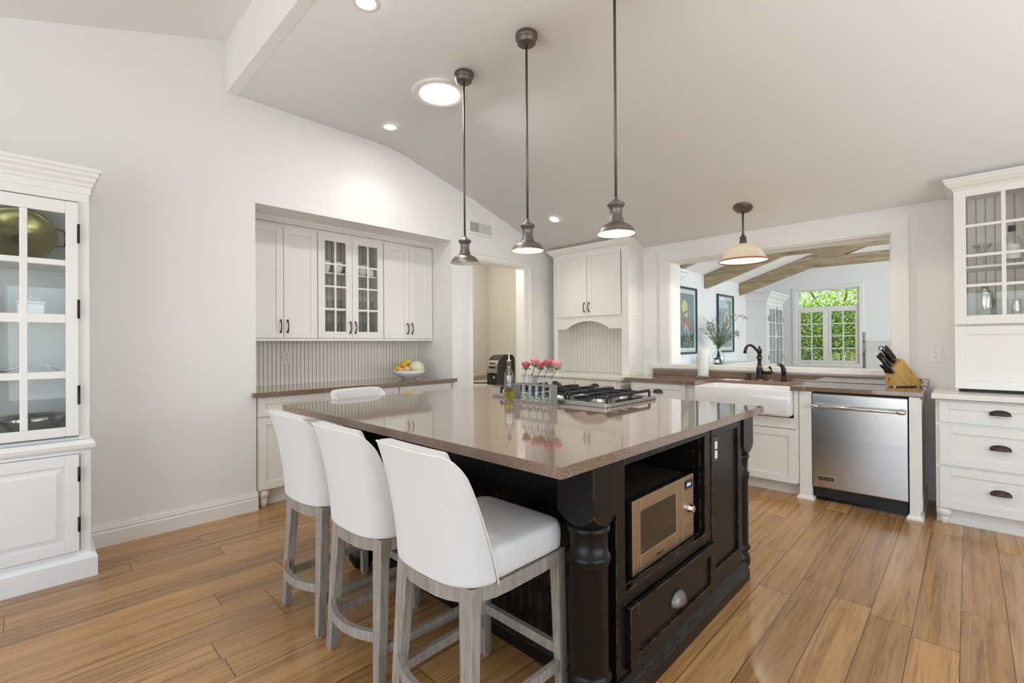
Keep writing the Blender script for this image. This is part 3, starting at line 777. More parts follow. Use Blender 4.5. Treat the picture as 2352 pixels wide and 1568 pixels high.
upper_unit('solid two door wall cabinet at the left end of the alcove', 1.229, 1.857, ((1.236, 1.556, 1.530), (1.560, 1.854, 1.588)))
upper_unit('glazed two door wall cabinet in the middle of the alcove', 1.860, 2.539, ((1.864, 2.197, 2.172), (2.200, 2.535, 2.226)), True)
upper_unit('solid two door wall cabinet at the right end of the alcove', 2.542, 3.150, ((2.546, 2.846, 2.82), (2.849, 3.146, 2.876)))
o = struct('trim_alcove_crown', MB().prism([(-4.575, 2.342), (-4.28, 2.342), (-4.275, 2.352), (-4.262, 2.358), (-4.245, 2.372), (-4.24, 2.3795), (-4.575, 2.3795)], 'y', 1.2265, 3.1565), 'cab')

def base_unit(label, y0, y1, foot_left=False):
    t = thing('base_cabinet', label, 'cabinet', (-3.955, y0, 0), PI/2, 'base cabinets under the alcove worktop')
    W = y1-y0
    obj('carcass', MB().box(0, W, .02, .60, .135, .872).box(0, W, .09, .60, .02, .135).box(0, W, .08, .09, 0, .03), 'cab', t, bevel=.0015)
    obj('drawer', shaker(MB(), .008, W-.008, .715, .862, 0, .02, .05, .009), 'cab', t, bevel=.0015)
    d = obj('door', shaker(MB(), .008, W/2-.002, .145, .705, 0, .02, .057, .009), 'cab', t, bevel=.0015); arch_pull(d, W/2-.03, .62, 0)
    d = obj('door', shaker(MB(), W/2+.002, W-.008, .145, .705, 0, .02, .057, .009), 'cab', t, bevel=.0015); arch_pull(d, W/2+.03, .62, 0)
    turned_foot(t, .055, .05, .135, .042); turned_foot(t, W-.055, .05, .135, .042)
    return t
base_unit('cream base cabinet at the left end of the alcove beside the baseboard', 1.236, 1.828)
base_unit('cream base cabinet in the middle of the alcove behind the far stool', 1.832, 2.496)
base_unit('cream base cabinet at the right end of the alcove beside the doorway', 2.500, 3.146)
o = obj('alcove_worktop', MB().prism([(-3.918, 1.196), (-3.918, 3.193), (-3.958, 3.193), (-3.958, 3.155), (-4.585, 3.155), (-4.585, 1.228), (-3.958, 1.228), (-3.958, 1.196)], 'z', .873, .908), 'quartz', bevel=.003)
tag(o, 'long brown speckled worktop running through the alcove', 'worktop')
outlet('wall_outlet', 'white double outlet on the beadboard at the left of the alcove', (-4.586, 1.683, 1.157), PI/2, 'wall outlets')
outlet('wall_outlet', 'white double outlet on the beadboard left of the fruit bowl', (-4.586, 2.694, 1.154), PI/2, 'wall outlets')

# crockery behind the glazed doors
def bowl(name, label, loc, r, h, mat='porcelain', group=None, cat='bowl'):
    o = obj(name, MB().lathe([(r*.45, 0), (r*.5, .004), (r*.8, h*.4), (r, h), (r*.96, h), (r*.76, h*.42), (r*.45, .008), (0, .007)], n=32, cap1=False), mat, loc=loc)
    return tag(o, label, cat, group)
zs = 1.31+.6528
for i, (y, r) in enumerate(((1.985, .058), (2.115, .058), (2.262, .055), (2.37, .056))):
    bowl('white_bowl', ('white bowl at the far left of the alcove cabinet\'s upper shelf', 'white bowl second from the left on the cabinet\'s upper shelf', 'white bowl third from the left on the cabinet\'s upper shelf', 'white bowl beside the mug on the cabinet\'s upper shelf')[i], (-4.43, y, zs), r, .115, group='white bowls on the upper shelf')
t = thing('mug', 'white mug at the right end of the cabinet\'s upper shelf', 'mug', (-4.44, 2.472, zs), PI/2)
obj('body', MB().lathe([(.03, 0), (.036, .004), (.038, .09), (.035, .09), (.033, .008), (0, .007)], n=28, cap1=False), 'porcelain', t)
obj('handle', MB().tube([(.036, 0, .075), (.058, 0, .07), (.062, 0, .045), (.052, 0, .022), (.034, 0, .018)], .005, 8), 'porcelain', t)
def tumbler(label, loc, r=.033, h=.12, group=None):
    o = obj('tumbler', MB().lathe([(r*.8, 0), (r, h), (r*.94, h), (r*.76, .012), (0, .012)], n=24, cap1=False), 'thin', loc=loc); return tag(o, label, 'glass', group)
zs = 1.31+.3028
place = ('leftmost', 'second', 'third', 'fourth', 'fifth', 'rightmost')
for i, y in enumerate((1.95, 2.04, 2.12, 2.28, 2.37, 2.45)):
    tumbler('%s short clear tumbler %son the glazed cabinet\'s middle shelf' % (place[i], '' if i in (0, 5) else 'from the left '), (-4.43, y, zs), .034, .10, 'short tumblers on the middle shelf')
zs = 1.3308
for i, y in enumerate((1.96, 2.05, 2.13, 2.27, 2.36, 2.45)):
    tumbler('%s tall clear glass %son the glazed cabinet\'s floor' % (place[i], '' if i in (0, 5) else 'from the left '), (-4.43, y, zs), .034, .16, 'tall glasses on the cabinet floor')

# fruit bowl
FX, FY, FZ = -4.26, 2.815, .9088
o = obj('fruit_bowl', MB().lathe([(.07, 0), (.072, .006), (.10, .02), (.145, .05), (.172, .09), (.168, .0905), (.142, .054), (.10, .026), (0, .012)], n=40, cap1=False), 'porcelain', loc=(FX, FY, FZ)); tag(o, 'wide white bowl of fruit on the alcove worktop', 'bowl')
def pt(right, fwd, z): return (FX+.717*right-.697*fwd, FY+.697*right+.717*fwd, FZ+z)
def fruit(name, label, cat, p, r, c, squash=.9, stem=(.15, .16, .06), rough=.45, c2=None):
    t = thing(name, label, cat, p)
    obj('skin', MB().ell((0, 0, 0), r, r, r*squash, 24, 14), pm(name+'_skin', c, rough, var=.18, vscale=18, bmp=.08, bscale=160), t)
    obj('stem', MB().lathe([(.004, -.004), (.005, .003), (.003, .005)], (0, 0, r*squash), 10), pm('fruit_stem', stem, .8), t)
    return t
fruit('honeydew_melon', 'large pale cream melon on the right of the fruit bowl', 'melon', pt(.070, .03, .108), .084, (.66, .62, .45), .95, (.35, .33, .24))
t = fruit('mandarin', 'yellow orange mandarin at the left edge of the fruit bowl', 'mandarin', pt(-.108, -.01, .108), .040, (.76, .44, .01), .82)
t = fruit('mandarin', 'orange mandarin perched in the middle of the fruit bowl', 'mandarin', pt(-.054, -.015, .150), .037, (.76, .36, .01), .86); t.rotation_euler = (.9, .2, .4)
fruit('apple', 'yellow pink apple at the back left of the fruit bowl', 'apple', pt(-.072, .05, .150), .035, (.62, .40, .16), .95)
fruit('apple', 'pale golden apple at the front of the fruit bowl beside the melon', 'apple', pt(-.010, -.085, .104), .035, (.62, .48, .18), .92)
fruit('peach', 'pink and cream peach at the front of the fruit bowl', 'peach', pt(-.066, -.085, .094), .033, (.66, .35, .27), .85)
fruit('lemon', 'yellow green lemon at the top of the fruit bowl', 'lemon', pt(-.030, .070, .168), .033, (.62, .58, .10), 1.1)

# wall vent above the doorway
t = thing('wall_vent', 'white slatted air vent on the wall above the doorway', 'vent', (XL, 3.39, 2.50), PI/2)
obj('frame', MB().box(0, .36, -.012, 0, 0, .025).box(0, .36, -.012, 0, .135, .16).box(0, .02, -.012, 0, .025, .135).box(.34, .36, -.012, 0, .025, .135), 'trim', t, bevel=.002)
obj('duct', MB().box(.02, .34, -.0015, -.0005, .025, .135), 'slot', t)
for i in range(19):
    x = .03+i*.0165; obj('louvre', MB().bar((x, -.007, .025), (x, -.007, .135), .0085 if i > 7 else .006, .002, (.5, 1, 0)), 'trim', t)
obj('lever', MB().box(.33, .336, -.018, -.008, .06, .075), 'trim', t)

# ------------------------------------------------------------------ china cabinet on the far left
CY0 = -1.06
t = thing('china_cabinet', 'tall white china cabinet with glazed door at the left edge', 'cabinet', (-3.53, CY0, 0), PI/2)
W = .238-CY0; D = .41
m = MB().box(0, .02, .02, D, .70, 2.12).box(W-.02, W, .02, D, .70, 2.12).box(.02, W-.02, D-.015, D, .7, 2.12).box(.02, W-.02, .02, D, 2.09, 2.12).box(.02, W-.02, .02, D, .745, .775)
m.box(W-.046, W, 0, .02, .762, 2.075).box(0, .046, 0, .02, .762, 2.075).box(0, W, 0, .02, 2.075, 2.13)
obj('carcass', m, 'china', t, bevel=.002)
obj('base_body', MB().box(0, W+.004, .012, D, .12, .70).box(W-.04, W+.004, 0, .012, .12, .70).box(0, W-.04, 0, .012, .685, .70).box(0, W-.04, 0, .012, .12, .15), 'china', t, bevel=.002)
def band(pr): return MB().rings([[(-a, -a, z), (W+a, -a, z), (W+a, D, z), (-a, D, z)] for a, z in pr], True, True, True, False)
obj('cornice', band([(0, 2.12), (.006, 2.122), (.006, 2.16), (.014, 2.165), (.014, 2.18), (.026, 2.195), (.026, 2.21), (.038, 2.222), (.038, 2.238), (.048, 2.245), (.048, 2.262)]), 'china', t)
obj('waist_moulding', band([(.004, .70), (.012, .705), (.02, .715), (.024, .735), (.016, .748), (.010, .758), (0, .76)]), 'china', t)
obj('plinth', band([(.03, 0), (.03, .105), (.022, .122), (.006, .13), (0, .13)]), 'china', t)
for z in (1.428, 1.73, 1.115): obj('shelf', MB().box(.02, W-.02, .05, D-.015, z-.012, z), 'china', t, bevel=.002)
def pane_door(x0, x1, hside):
    m = MB(); z0, z1 = .787, 2.066; s = .052
    gz = [(.84, 1.103), (1.141, 1.402), (1.45, 1.713), (1.744, 1.998)]
    m.box(x0, x0+s, -.02, 0, z0, z1).box(x1-s, x1, -.02, 0, z0, z1).box(x0+s, x1-s, -.02, 0, z0, .838).box(x0+s, x1-s, -.02, 0, 1.998, z1)
    n = 3; gw = (x1-x0-2*s-(n-1)*.03)/n
    for i in range(1, n): x = x0+s+i*gw+(i-1)*.03; m.box(x, x+.03, -.018, 0, .838, 1.998)
    for a, b in ((1.103, 1.141), (1.402, 1.45), (1.713, 1.744)): m.box(x0+s, x1-s, -.0175, -.001, a, b)
    d = obj('glass_door', m, 'china', t, bevel=.003)
    obj('door_pane', MB().box(x0+s, x1-s, -.008, -.006, .838, 1.998), 'pane_soft', d)
    for z in (1.895, 1.48, 1.01): obj('hinge', MB().lathe([(.006, -.052), (.006, -.048), (.0045, -.046), (.0045, .046), (.006, .048), (.006, .052)], (hside, -.022, z), 10).box(hside-.006, hside+.006, -.022, -.016, z-.045, z+.045), 'orb', d)
    low = MB(); shaker(low, x0, x1, .156, .682, -.02, .02, .058, .012)
    a = .058+.034
    low.rings([[(x0+q, yy, .156+q), (x1-q, yy, .156+q), (x1-q, yy, .682-q), (x0+q, yy, .682-q)] for q, yy in ((.062, -.009), (a, -.017), (a+.003, -.017))], True, False, True, False)
    ld = obj('lower_door', low, 'china', t, bevel=.0015)
    for z in (.575, .30): obj('hinge', MB().lathe([(.006, -.04), (.006, .04)], (hside, -.022, z), 10).box(hside-.006, hside+.006, -.022, -.016, z-.036, z+.036), 'orb', ld)
    return d
pane_door(W-.046-.595, W-.046, W-.046); pane_door(.046, W-.046-.60, .046)
# its contents
o = thing('serving_tray', 'oval brass tray with beaded rim leaning inside the china cabinet', 'tray', (-3.80, -.04, 1.7435), 0)
mt = pm('aged_brass', (.36, .33, .14), .22, .9, var=.2, vscale=6)
a_ = Matrix.Rotation(math.radians(-12), 4, 'Y') @ Matrix.Scale(.94, 4)
obj('plate', MB().lathe([(.0, 0), (.15, .001), (.165, .012), (.172, .014)], n=48, axis='x', cap0=False, cap1=False).xf(a_ @ Matrix.Translation((0, 0, .178)) @ Matrix.Diagonal((1, 1.0, 1, 1))), mt, o, solid=.002)
mb = MB()
for i in range(56):
    a = 2*PI*i/56; mb.ell((.016, .172*math.cos(a), .172*math.sin(a)), .005, .005, .005, 6, 4)
obj('beaded_rim', mb.xf(a_ @ Matrix.Translation((0, 0, .178))), 'galv', o)
obj('handle', MB().tube([(.014, .16, .06), (.014, .20, .05), (.014, .205, 0), (.014, .20, -.05), (.014, .16, -.06)], .004, 8).xf(a_ @ Matrix.Translation((0, 0, .178))), 'orb', o)
t2 = thing('plate_easel', 'small dark easel holding the brass tray', 'stand', (-3.77, -.04, 1.7308))
obj('foot', MB().bar((.0, -.03, .006), (-.11, -.03, .006), .012, .012).bar((0, .03, .006), (-.11, .03, .006), .012, .012).bar((-.1, -.04, .01), (-.1, .04, .01), .012, .012), 'orb', t2)
t2 = thing('butter_dish', 'small white lidded box on the china cabinet\'s third shelf', 'dish', (-3.74, .01, 1.4288))
obj('box', MB().box(-.05, .05, -.055, .055, 0, .085), 'porcelain', t2, bevel=.006)
obj('lid', MB().rings([[(-.053, -.058, .085), (.053, -.058, .085), (.053, .058, .085), (-.053, .058, .085)], [(-.053, -.058, .095), (.053, -.058, .095), (.053, .058, .095), (-.053, .058, .095)], [(-.02, -.025, .12), (.02, -.025, .12), (.02, .025, .12), (-.02, .025, .12)]], True, True, True, False).lathe([(.008, .12), (.012, .128), (.006, .135)], n=12), 'porcelain', t2, bevel=.003)
t2 = thing('white_canister', 'white labelled canister beside the butter dish in the china cabinet', 'canister', (-3.72, -.15, 1.4288), PI/2)
obj('body', MB().lathe([(.048, 0), (.05, .003), (.05, .11), (.046, .115), (0, .115)], n=32, cap1=False), 'porcelain', t2)
obj('lettering', MB().box(-.022, -.014, -.0510, -.0495, .05, .062).box(-.009, -.001, -.0512, -.0497, .05, .062).box(.004, .012, -.0512, -.0497, .05, .062).box(.016, .023, -.0508, -.0490, .05, .062), 'slot', t2)
t2 = thing('salad_servers', 'pair of silver servers lying on the china cabinet\'s second shelf', 'servers', (-3.70, -.02, 1.132))
for k in (0, .03):
    obj('server', MB().tube([(.02+k, -.16, .012), (.02+k, -.06, .02), (.02+k, .02, .045), (.02+k, .09, .04), (.02+k, .14, .012)], [.012, .006, .004, .004, .009], 8), 'chrome', t2)
o = obj('dark_plate', MB().lathe([(.05, 0), (.09, .006), (.12, .014), (.118, .016), (.09, .010), (0, .006)], n=36, cap1=False), pm('pewter_plate', (.25, .25, .25), .25, .9, var=.1), loc=(-3.72, -.10, 1.1158)); tag(o, 'dark pewter plate under the silver servers', 'plate')
o = obj('silver_bowl', MB().lathe([(.055, 0), (.06, .008), (.09, .03), (.128, .085), (.145, .118), (.141, .118), (.122, .085), (.085, .036), (0, .02)], n=40, cap1=False), pm('hammered_silver', (.42, .41, .40), .16, 1., var=.2, vscale=40, bmp=.2, bscale=60), loc=(-3.72, .02, .7758)); tag(o, 'hammered silver bowl on the china cabinet\'s lowest glazed shelf', 'bowl')
o = obj('silver_bowl', MB().lathe([(.05, 0), (.055, .008), (.08, .03), (.105, .085), (.116, .11), (.112, .11), (.1, .085), (.076, .036), (0, .02)], n=40, cap1=False), 'chrome', loc=(-3.74, -.27, .7758)); tag(o, 'plain silver bowl further left on the china cabinet\'s lowest glazed shelf', 'bowl')

# ------------------------------------------------------------------ pantry desk and coffee machine
t = thing('pantry_desk', 'cream desk top behind the doorway holding the coffee machine', 'desk', (-4.65, 4.2, 0))
obj('desk_top', MB().box(-5.195, -4.12, 3.56, 4.845, .715, .745), 'whitetop', t, world=True, bevel=.004)
obj('cabinet', MB().box(-5.18, -4.16, 3.60, 4.83, .0, .715), 'cab', t, world=True, bevel=.002)
obj('ledge', MB().box(-5.195, -5.17, 3.56, 4.845, .745, .80), pm('tan_ledge', (.40, .33, .24), .5), t, world=True, bevel=.002)
t = thing('coffee_machine', 'dark brown domed coffee machine on the pantry desk', 'coffee machine', (-4.485, 4.14, .7458))
pf = [(.0, 0), (0, .145), (.012, .15), (.0, .155), (.004, .25), (.02, .30), (.05, .345), (.09, .375), (.14, .385), (.26, .385), (.295, .37), (.315, .33), (.32, .28), (.32, 0)]
pf = [(.0, 0), (.0, .25), (.012, .285), (.035, .325), (.07, .36), (.11, .38), (.15, .385), (.26, .385), (.295, .37), (.315, .33), (.32, .28), (.32, 0)]
obj('body', MB().prism(pf, 'x', 0, .205), 'darkbrown', t, bevel=.008)
obj('front_panel', MB().prism([(-.004, .155), (-.004, .25), (.008, .285), (.026, .315), (.03, .31), (.02, .27), (.02, .155)], 'x', .012, .193), 'steelx', t, bevel=.002)
obj('display', MB().box(.045, .16, -.0005, .006, .266, .284).xf(Matrix.Translation((0, .0025, 0))), 'blackgloss', t)
obj('button_strip', MB().box(.035, .17, -.0075, -.003, .212, .236), 'blackgloss', t)
obj('stop_button', MB().box(.042, .066, -.0095, -.006, .217, .231), pm('red_button', (.55, .05, .03), .4), t); obj('brew_button', MB().box(.138, .162, -.0095, -.006, .217, .231), pm('teal_button', (.08, .22, .25), .4), t)
obj('brew_recess', MB().box(.012, .193, -.003, .002, .01, .148), 'blackmatte', t); obj('spout', MB().box(.09, .115, -.02, .0, .12, .152), 'blackgloss', t); obj('badge', MB().box(.12, .152, -.0045, -.002, .088, .108), 'plastic', t)
o = tag(obj('power_cord', MB().tube([(-4.50, 4.40, .756), (-4.62, 4.28, .752), (-4.75, 4.12, .752), (-4.85, 4.02, .765), (-4.95, 3.95, .752), (-5.0, 3.80, .752)], .007, 8), 'blackmatte'), 'black cord lying on the pantry desk beside the coffee machine', 'cord')
# ------------------------------------------------------------------ hood cabinet in the corner
HX0, HX1, HY = -3.82, -2.745, 4.70
t = thing('hood_cabinet', 'cream cabinet with arched niche and crown moulding in the room\'s corner', 'cabinet', (HX0, HY, .905))
W = HX1-HX0; D = YB-HY-.002
zt = 2.39-.905
m = MB().box(0, .02, .02, D, 0, zt).box(W-.02, W, .02, D, 0, zt).box(.02, W-.02, .02, D, .64, .66).box(.02, W-.02, .02, D, zt-.02, zt)
m.box(0, .065, 0, .02, 0, zt).box(W-.085, W, 0, .02, 0, zt).box(.065, W-.085, 0, .02, .665, .70).box(.065, W-.085, 0, .02, 1.44, zt)
obj('carcass', m, 'cab', t, bevel=.0015)
# arched valance
pts = [(.065, .665), (.065, .538), (.195, .538)]
for i in range(13):
    u = i/12; pts.append((.235+(.80-.235)*u, .56+.076*math.sin(PI*u)**.8))
pts += [(.84, .535), (W-.085, .535), (W-.085, .665)]
obj('arched_valance', MB().prism(pts, 'y', 0, .02), 'cab', t, bevel=.001)
obj('niche_back', beadboard(.02, W-.02, 0, .64, .05).xf(Matrix.Translation((0, D-.014, 0))), 'bead_b', t)
for a, b, hx in ((.073, .525, .495), (.531, W-.09, .562)):
    d = obj('door', shaker(MB(), a, b, .693, 1.466, -.02, .02, .06, .009), 'cab', t, bevel=.0015); arch_pull(d, hx, .80, -.02, .105)
obj('crown_moulding', MB().rings([[(-a, -a, z), (W+a, -a, z), (W+a, D, z), (-a, D, z)] for a, z in ((0, 1.462), (.008, 1.466), (.012, 1.478), (.03, 1.49), (.052, 1.515), (.058, 1.53), (.066, 1.534), (.066, 1.549))], True, True, True, False), 'cab', t)
m = MB()
for z0, z1 in ((.03, .62), (.68, 1.42)):
    m.box(W, W+.006, .03, .05, z0, z1).box(W, W+.006, D-.05, D-.002, z0, z1).box(W, W+.006, .05, D-.05, z0, z0+.04).box(W, W+.006, .05, D-.05, z1-.04, z1)
m.box(W, W+.006, 0, .03, 0, 1.44)
obj('side_panel', m, 'cab', t, bevel=.001)
o = tag(obj('hood_worktop', MB().box(-3.93, -2.672, 4.42, YB-.003, .868, .903), 'whitetop', bevel=.004), 'cream worktop under the arched hood cabinet', 'worktop')
def drawer_base(name, label, x0, x1, y0, rows, cols, mat='cab', feet=True, h=.866, pulls=True, skip=()):
    t = thing(name, label, 'cabinet', (x0, y0, 0)); W = x1-x0; D = YB-y0-.004
    obj('carcass', MB().box(0, W, .02, D, .115, h).box(.02, W-.02, .09, D, .02, .115), mat, t, bevel=.0015)
    obj('toe_kick', MB().box(.0, W, .075, .09, 0, .115).box(0, W, .062, .075, 0, .03), mat, t, bevel=.002)
    for a, b in cols:
        for q, (z0, z1) in enumerate(rows):
            d = obj('drawer', shaker(MB(), a-x0, b-x0, z0, z1, 0, .02, .05 if z1-z0 < .2 else .055, .009), mat, t, bevel=.0015)
            if pulls: cup_pull(d, (a+b)/2-x0, (z0+z1)/2+.012, 0)
    if feet:
        turned_foot(t, .04, .045, .113, .042, mat); turned_foot(t, W-.04, .045, .113, .042, mat)
    return t
drawer_base('base_cabinet', 'cream drawer cabinet under the hood cabinet, behind the cooktop', -3.90, -2.71, 4.45, ((.715, .856), (.42, .705), (.125, .41)), ((-3.89, -3.31), (-3.30, -2.75)))

# ------------------------------------------------------------------ sink run
t = thing('base_cabinet', 'cream base cabinet left of the farmhouse sink', 'cabinet', (-2.56, 4.41, 0))
obj('carcass', MB().box(0, .63, .02, .60, .115, .872).box(0, .63, .09, .6, 0, .115), 'cab', t, bevel=.0015)
d = obj('drawer', shaker(MB(), .035, .595, .70, .86, 0, .02, .05, .009), 'cab', t, bevel=.0015); cup_pull(d, .315, .785, 0)
d = obj('door', shaker(MB(), .035, .595, .125, .69, 0, .02, .057, .009), 'cab', t, bevel=.0015); arch_pull(d, .56, .6, 0)
t = thing('sink_cabinet', 'cream cabinet carrying the white farmhouse sink', 'cabinet', (-1.925, 4.40, 0))
m = MB().box(0, .92, .02, .61, .115, .60).box(0, .06, .0, .61, .642, .872).box(.884, .92, 0, .61, .642, .872).box(0, .92, .0, .02, .555, .642).box(0, .05, 0, .02, .115, .555).box(.905, .92, 0, .02, .115, .555)
obj('carcass', m, 'cab', t, bevel=.0015)
obj('toe_kick', MB().box(0, .92, .08, .10, 0, .115).box(0, .92, .066, .08, 0, .03), 'cab', t, bevel=.002)
for a, b, hx in ((.05, .475, .445), (.48, .905, .51)): d = obj('door', shaker(MB(), a, b, .108, .548, -.018, .02, .057, .009), 'cab', t, bevel=.0015)
# farmhouse sink
SX0, SX1, SY0, SY1 = -1.848, -1.045, 4.325, 4.80
t = thing('farmhouse_sink', 'white farmhouse apron sink between the brown worktops', 'sink', ((SX0+SX1)/2, SY0, .655))
def rrect(x0, x1, y0, y1, r, n=6):
    P = []
    for cx, cy, a0 in ((x1-r, y1-r, 0), (x0+r, y1-r, PI/2), (x0+r, y0+r, PI), (x1-r, y0+r, 1.5*PI)):
        for i in range(n+1): a = a0+PI/2*i/n; P.append((cx+r*math.cos(a), cy+r*math.sin(a)))
    return P
rs = []
for e, z in ((-.022, .655), (-.006, .663), (0, .68), (0, .866), (-.003, .872), (-.008, .8745), (-.022, .8745), (-.03, .868), (-.045, .70), (-.07, .685)):
    rs.append([(x, y, z) for x, y in rrect(SX0-e, SX1+e, SY0-e, SY1+e, max(.02, .03+e*.2))])
obj('basin', MB().rings(rs, True, True, True, True), 'porcelain', t, world=True)
obj('maker_mark', MB().box(-1.135, -1.075, SY0-.0012, SY0, .694, .700), pm('grey_mark', (.55, .55, .56), .5), t, world=True)
obj('drain', MB().lathe([(.045, .685), (.045, .689), (.02, .687)], (-1.45, 4.57, 0), 24), 'chrome', t, world=True)
# worktop with sink cut-out
poly = [(-2.613, 4.385), (-1.978, 4.385), (-1.962, 4.352), (-1.842, 4.352), (-1.842, 4.79), (-1.055, 4.79), (-1.055, 4.352), (-.965, 4.352), (-.95, 4.385), (-.233, 4.385), (-.233, YB-.004), (-2.613, YB-.004)]
t = thing('sink_worktop', 'brown speckled worktop with upstand around the farmhouse sink', 'worktop', (-1.42, 4.7, .875))
obj('slab', MB().prism(poly, 'z', .876, .911), 'quartz', t, world=True, bevel=.003)
obj('upstand', MB().box(-2.60, -.232, YB-.03, YB-.004, .911, .972), 'quartz', t, world=True, bevel=.003)
def pilaster(label, x0, x1, side=False):
    t = thing('pilaster', label, 'cabinet post', ((x0+x1)/2, 4.395, 0), 0, 'white pilasters beside the dishwasher')
    obj('post', MB().box(x0, x1, 4.395, 4.45 if not side else YB-.005, .0, .874), 'cab', t, world=True, bevel=.002)
    obj('base_moulding', MB().rings([[(x0-a, 4.395-a, z), (x1+a, 4.395-a, z), (x1+a, (4.45 if not side else YB-.005), z), (x0-a, (4.45 if not side else YB-.005), z)] for a, z in ((.016, 0), (.016, .012), (.012, .022), (.004, .03), (0, .03))], True, True, True, False), 'cab', t, world=True)
    if side:
        m = MB().box(x1, x1+.008, 4.41, 4.45, .06, .86).box(x1, x1+.008, YB-.05, YB-.006, .06, .86).box(x1, x1+.008, 4.45, YB-.05, .06, .13).box(x1, x1+.008, 4.45, YB-.05, .80, .86)
        obj('side_panel', m, 'cab', t, world=True, bevel=.001)
pilaster('narrow white pilaster between the sink cabinet and the dishwasher', -1.0, -.912)
pilaster('white end panel post at the dishwasher\'s right', -.312, -.252, True)
# dishwasher
t = thing('dishwasher', 'stainless steel dishwasher between the white pilasters', 'dishwasher', (-.61, 4.39, 0))
DX0, DX1 = -.906, -.318
obj('tub', MB().box(DX0+.005, DX1-.005, 4.43, 4.98, .035, .868), 'blackmatte', t, world=True)
obj('door', MB().rings([[(DX0, 4.43, z), (DX1, 4.43, z), (DX1, y, z), (DX0, y, z)] for z, y in ((.116, 4.392), (.125, 4.388), (.52, 4.386), (.855, 4.388), (.863, 4.394))], True, True, True, False), 'steel', t, world=True, bevel=.004)
h = obj('handle', MB().tube([(DX0+.005, 4.335, .765), (DX1-.008, 4.335, .765)], .013, 16), 'steelx', t, world=True)
for x in (DX0+.03, DX1-.03): obj('handle_bracket', MB().lathe([(.017, -.02), (.0175, -.018), (.0175, .018), (.017, .02)], (x, 4.335, .765), 16, 'x').box(x-.01, x+.01, 4.338, 4.388, .755, .775), 'chrome', h, world=True)
obj('lock_dot', MB().lathe([(.008, 4.3835), (.008, 4.389)], (-.50, 0, .715), 16, 'y'), 'plastic', t, world=True)
b = obj('brand_badge', MB().prism(rrect(-.868, -.756, .176, .213, .008, 4), 'y', 4.378, 4.388), 'steelx', t, world=True, bevel=.001)
obj('badge_plate', MB().prism(rrect(-.863, -.761, .180, .209, .006, 4), 'y', 4.377, 4.379), 'blackgloss', b, world=True)
obj('badge_lettering', text_mb('VIKING', .030, .0006, .92).xf(Matrix.Translation((-.812, 4.3765, .1945))), 'steelx', b, world=True)
obj('toe_kick', MB().box(DX0+.014, DX1-.014, 4.47, 4.49, .0, .116), 'blackgloss', t, world=True)
obj('hinge_bracket', MB().box(DX0+.012, DX0+.05, 4.44, 4.47, .055, .09), 'chrome', t, world=True)

# ------------------------------------------------------------------ hutch on the right
drawer_base('base_cabinet', 'white three drawer base of the right hand hutch', -.172, 1.30, 4.43, ((.712, .855), (.417, .693), (.117, .402)), ((-.152, .440), (.447, 1.28)), 'cabw')
o = tag(obj('hutch_worktop', MB().box(-.192, 1.32, 4.395, YB-.003, .873, .909), 'whitetop', bevel=.004), 'cream worktop of the right hand hutch', 'worktop')
UX0, UX1, UY = -.072, 1.28, 4.665
t = thing('glazed_hutch_cabinet', 'cream glazed upper cabinet with crown on the right hand worktop', 'cabinet', (UX0, UY, .91)); W = UX1-UX0; D = YB-UY-.003; H = 2.36-.91
m = MB().box(0, .018, .02, D, .0, H).box(W-.018, W, .02, D, 0, H).box(.018, W-.018, .02, D, H-.02, H).box(.018, W-.018, .02, D, .485, .535).box(.5-.01, .5+.01, .02, D-.02, .535, H-.02).box(.018, W-.018, .02, .035, .05, .485)
m.box(0, W, 0, .02, 1.412, H)
obj('carcass', m, 'cab', t, bevel=.0015)
obj('back_panel', beadboard(.018, W-.018, .535, H-.02, .05).xf(Matrix.Translation((0, D-.014, 0))), 'bead_h', t)
obj('shelf', MB().box(.018, W-.018, .05, D-.016, .882, .901), 'cab', t, bevel=.002)
for x0, x1 in ((.0, .497), (.503, 1.0)):
    m = MB(); s = .063; z0, z1 = .482, 1.45; g0, g1 = .543, 1.389
    m.box(x0, x0+s, -.02, 0, z0, z1).box(x1-s, x1, -.02, 0, z0, z1).box(x0+s, x1-s, -.02, 0, z0, g0).box(x0+s, x1-s, -.02, 0, g1, z1)
    xm = (x0+x1)/2; m.box(xm-.011, xm+.011, -.017, 0, g0, g1)
    for q in range(1, 4): z = g0+(g1-g0)*q/4; m.box(x0+s, x1-s, -.0165, -.001, z-.010, z+.010)
    d = obj('glass_door', m, 'cab', t, bevel=.0015); obj('door_pane', MB().box(x0+s, x1-s, -.009, -.007, g0, g1), 'pane_soft', d)
    obj('lift_door', shaker(MB(), x0, x1, .024, .466, -.02, .02, .058, .009), 'cab', t, bevel=.0015)
obj('crown_moulding', MB().rings([[(-a, -.02-a, z), (W+a, -.02-a, z), (W+a, D, z), (-a, D, z)] for a, z in ((0, 1.438), (.006, 1.442), (.01, 1.452), (.025, 1.462), (.043, 1.488), (.05, 1.506), (.056, 1.51), (.056, 1.522))], True, True, True, False), 'cab', t)
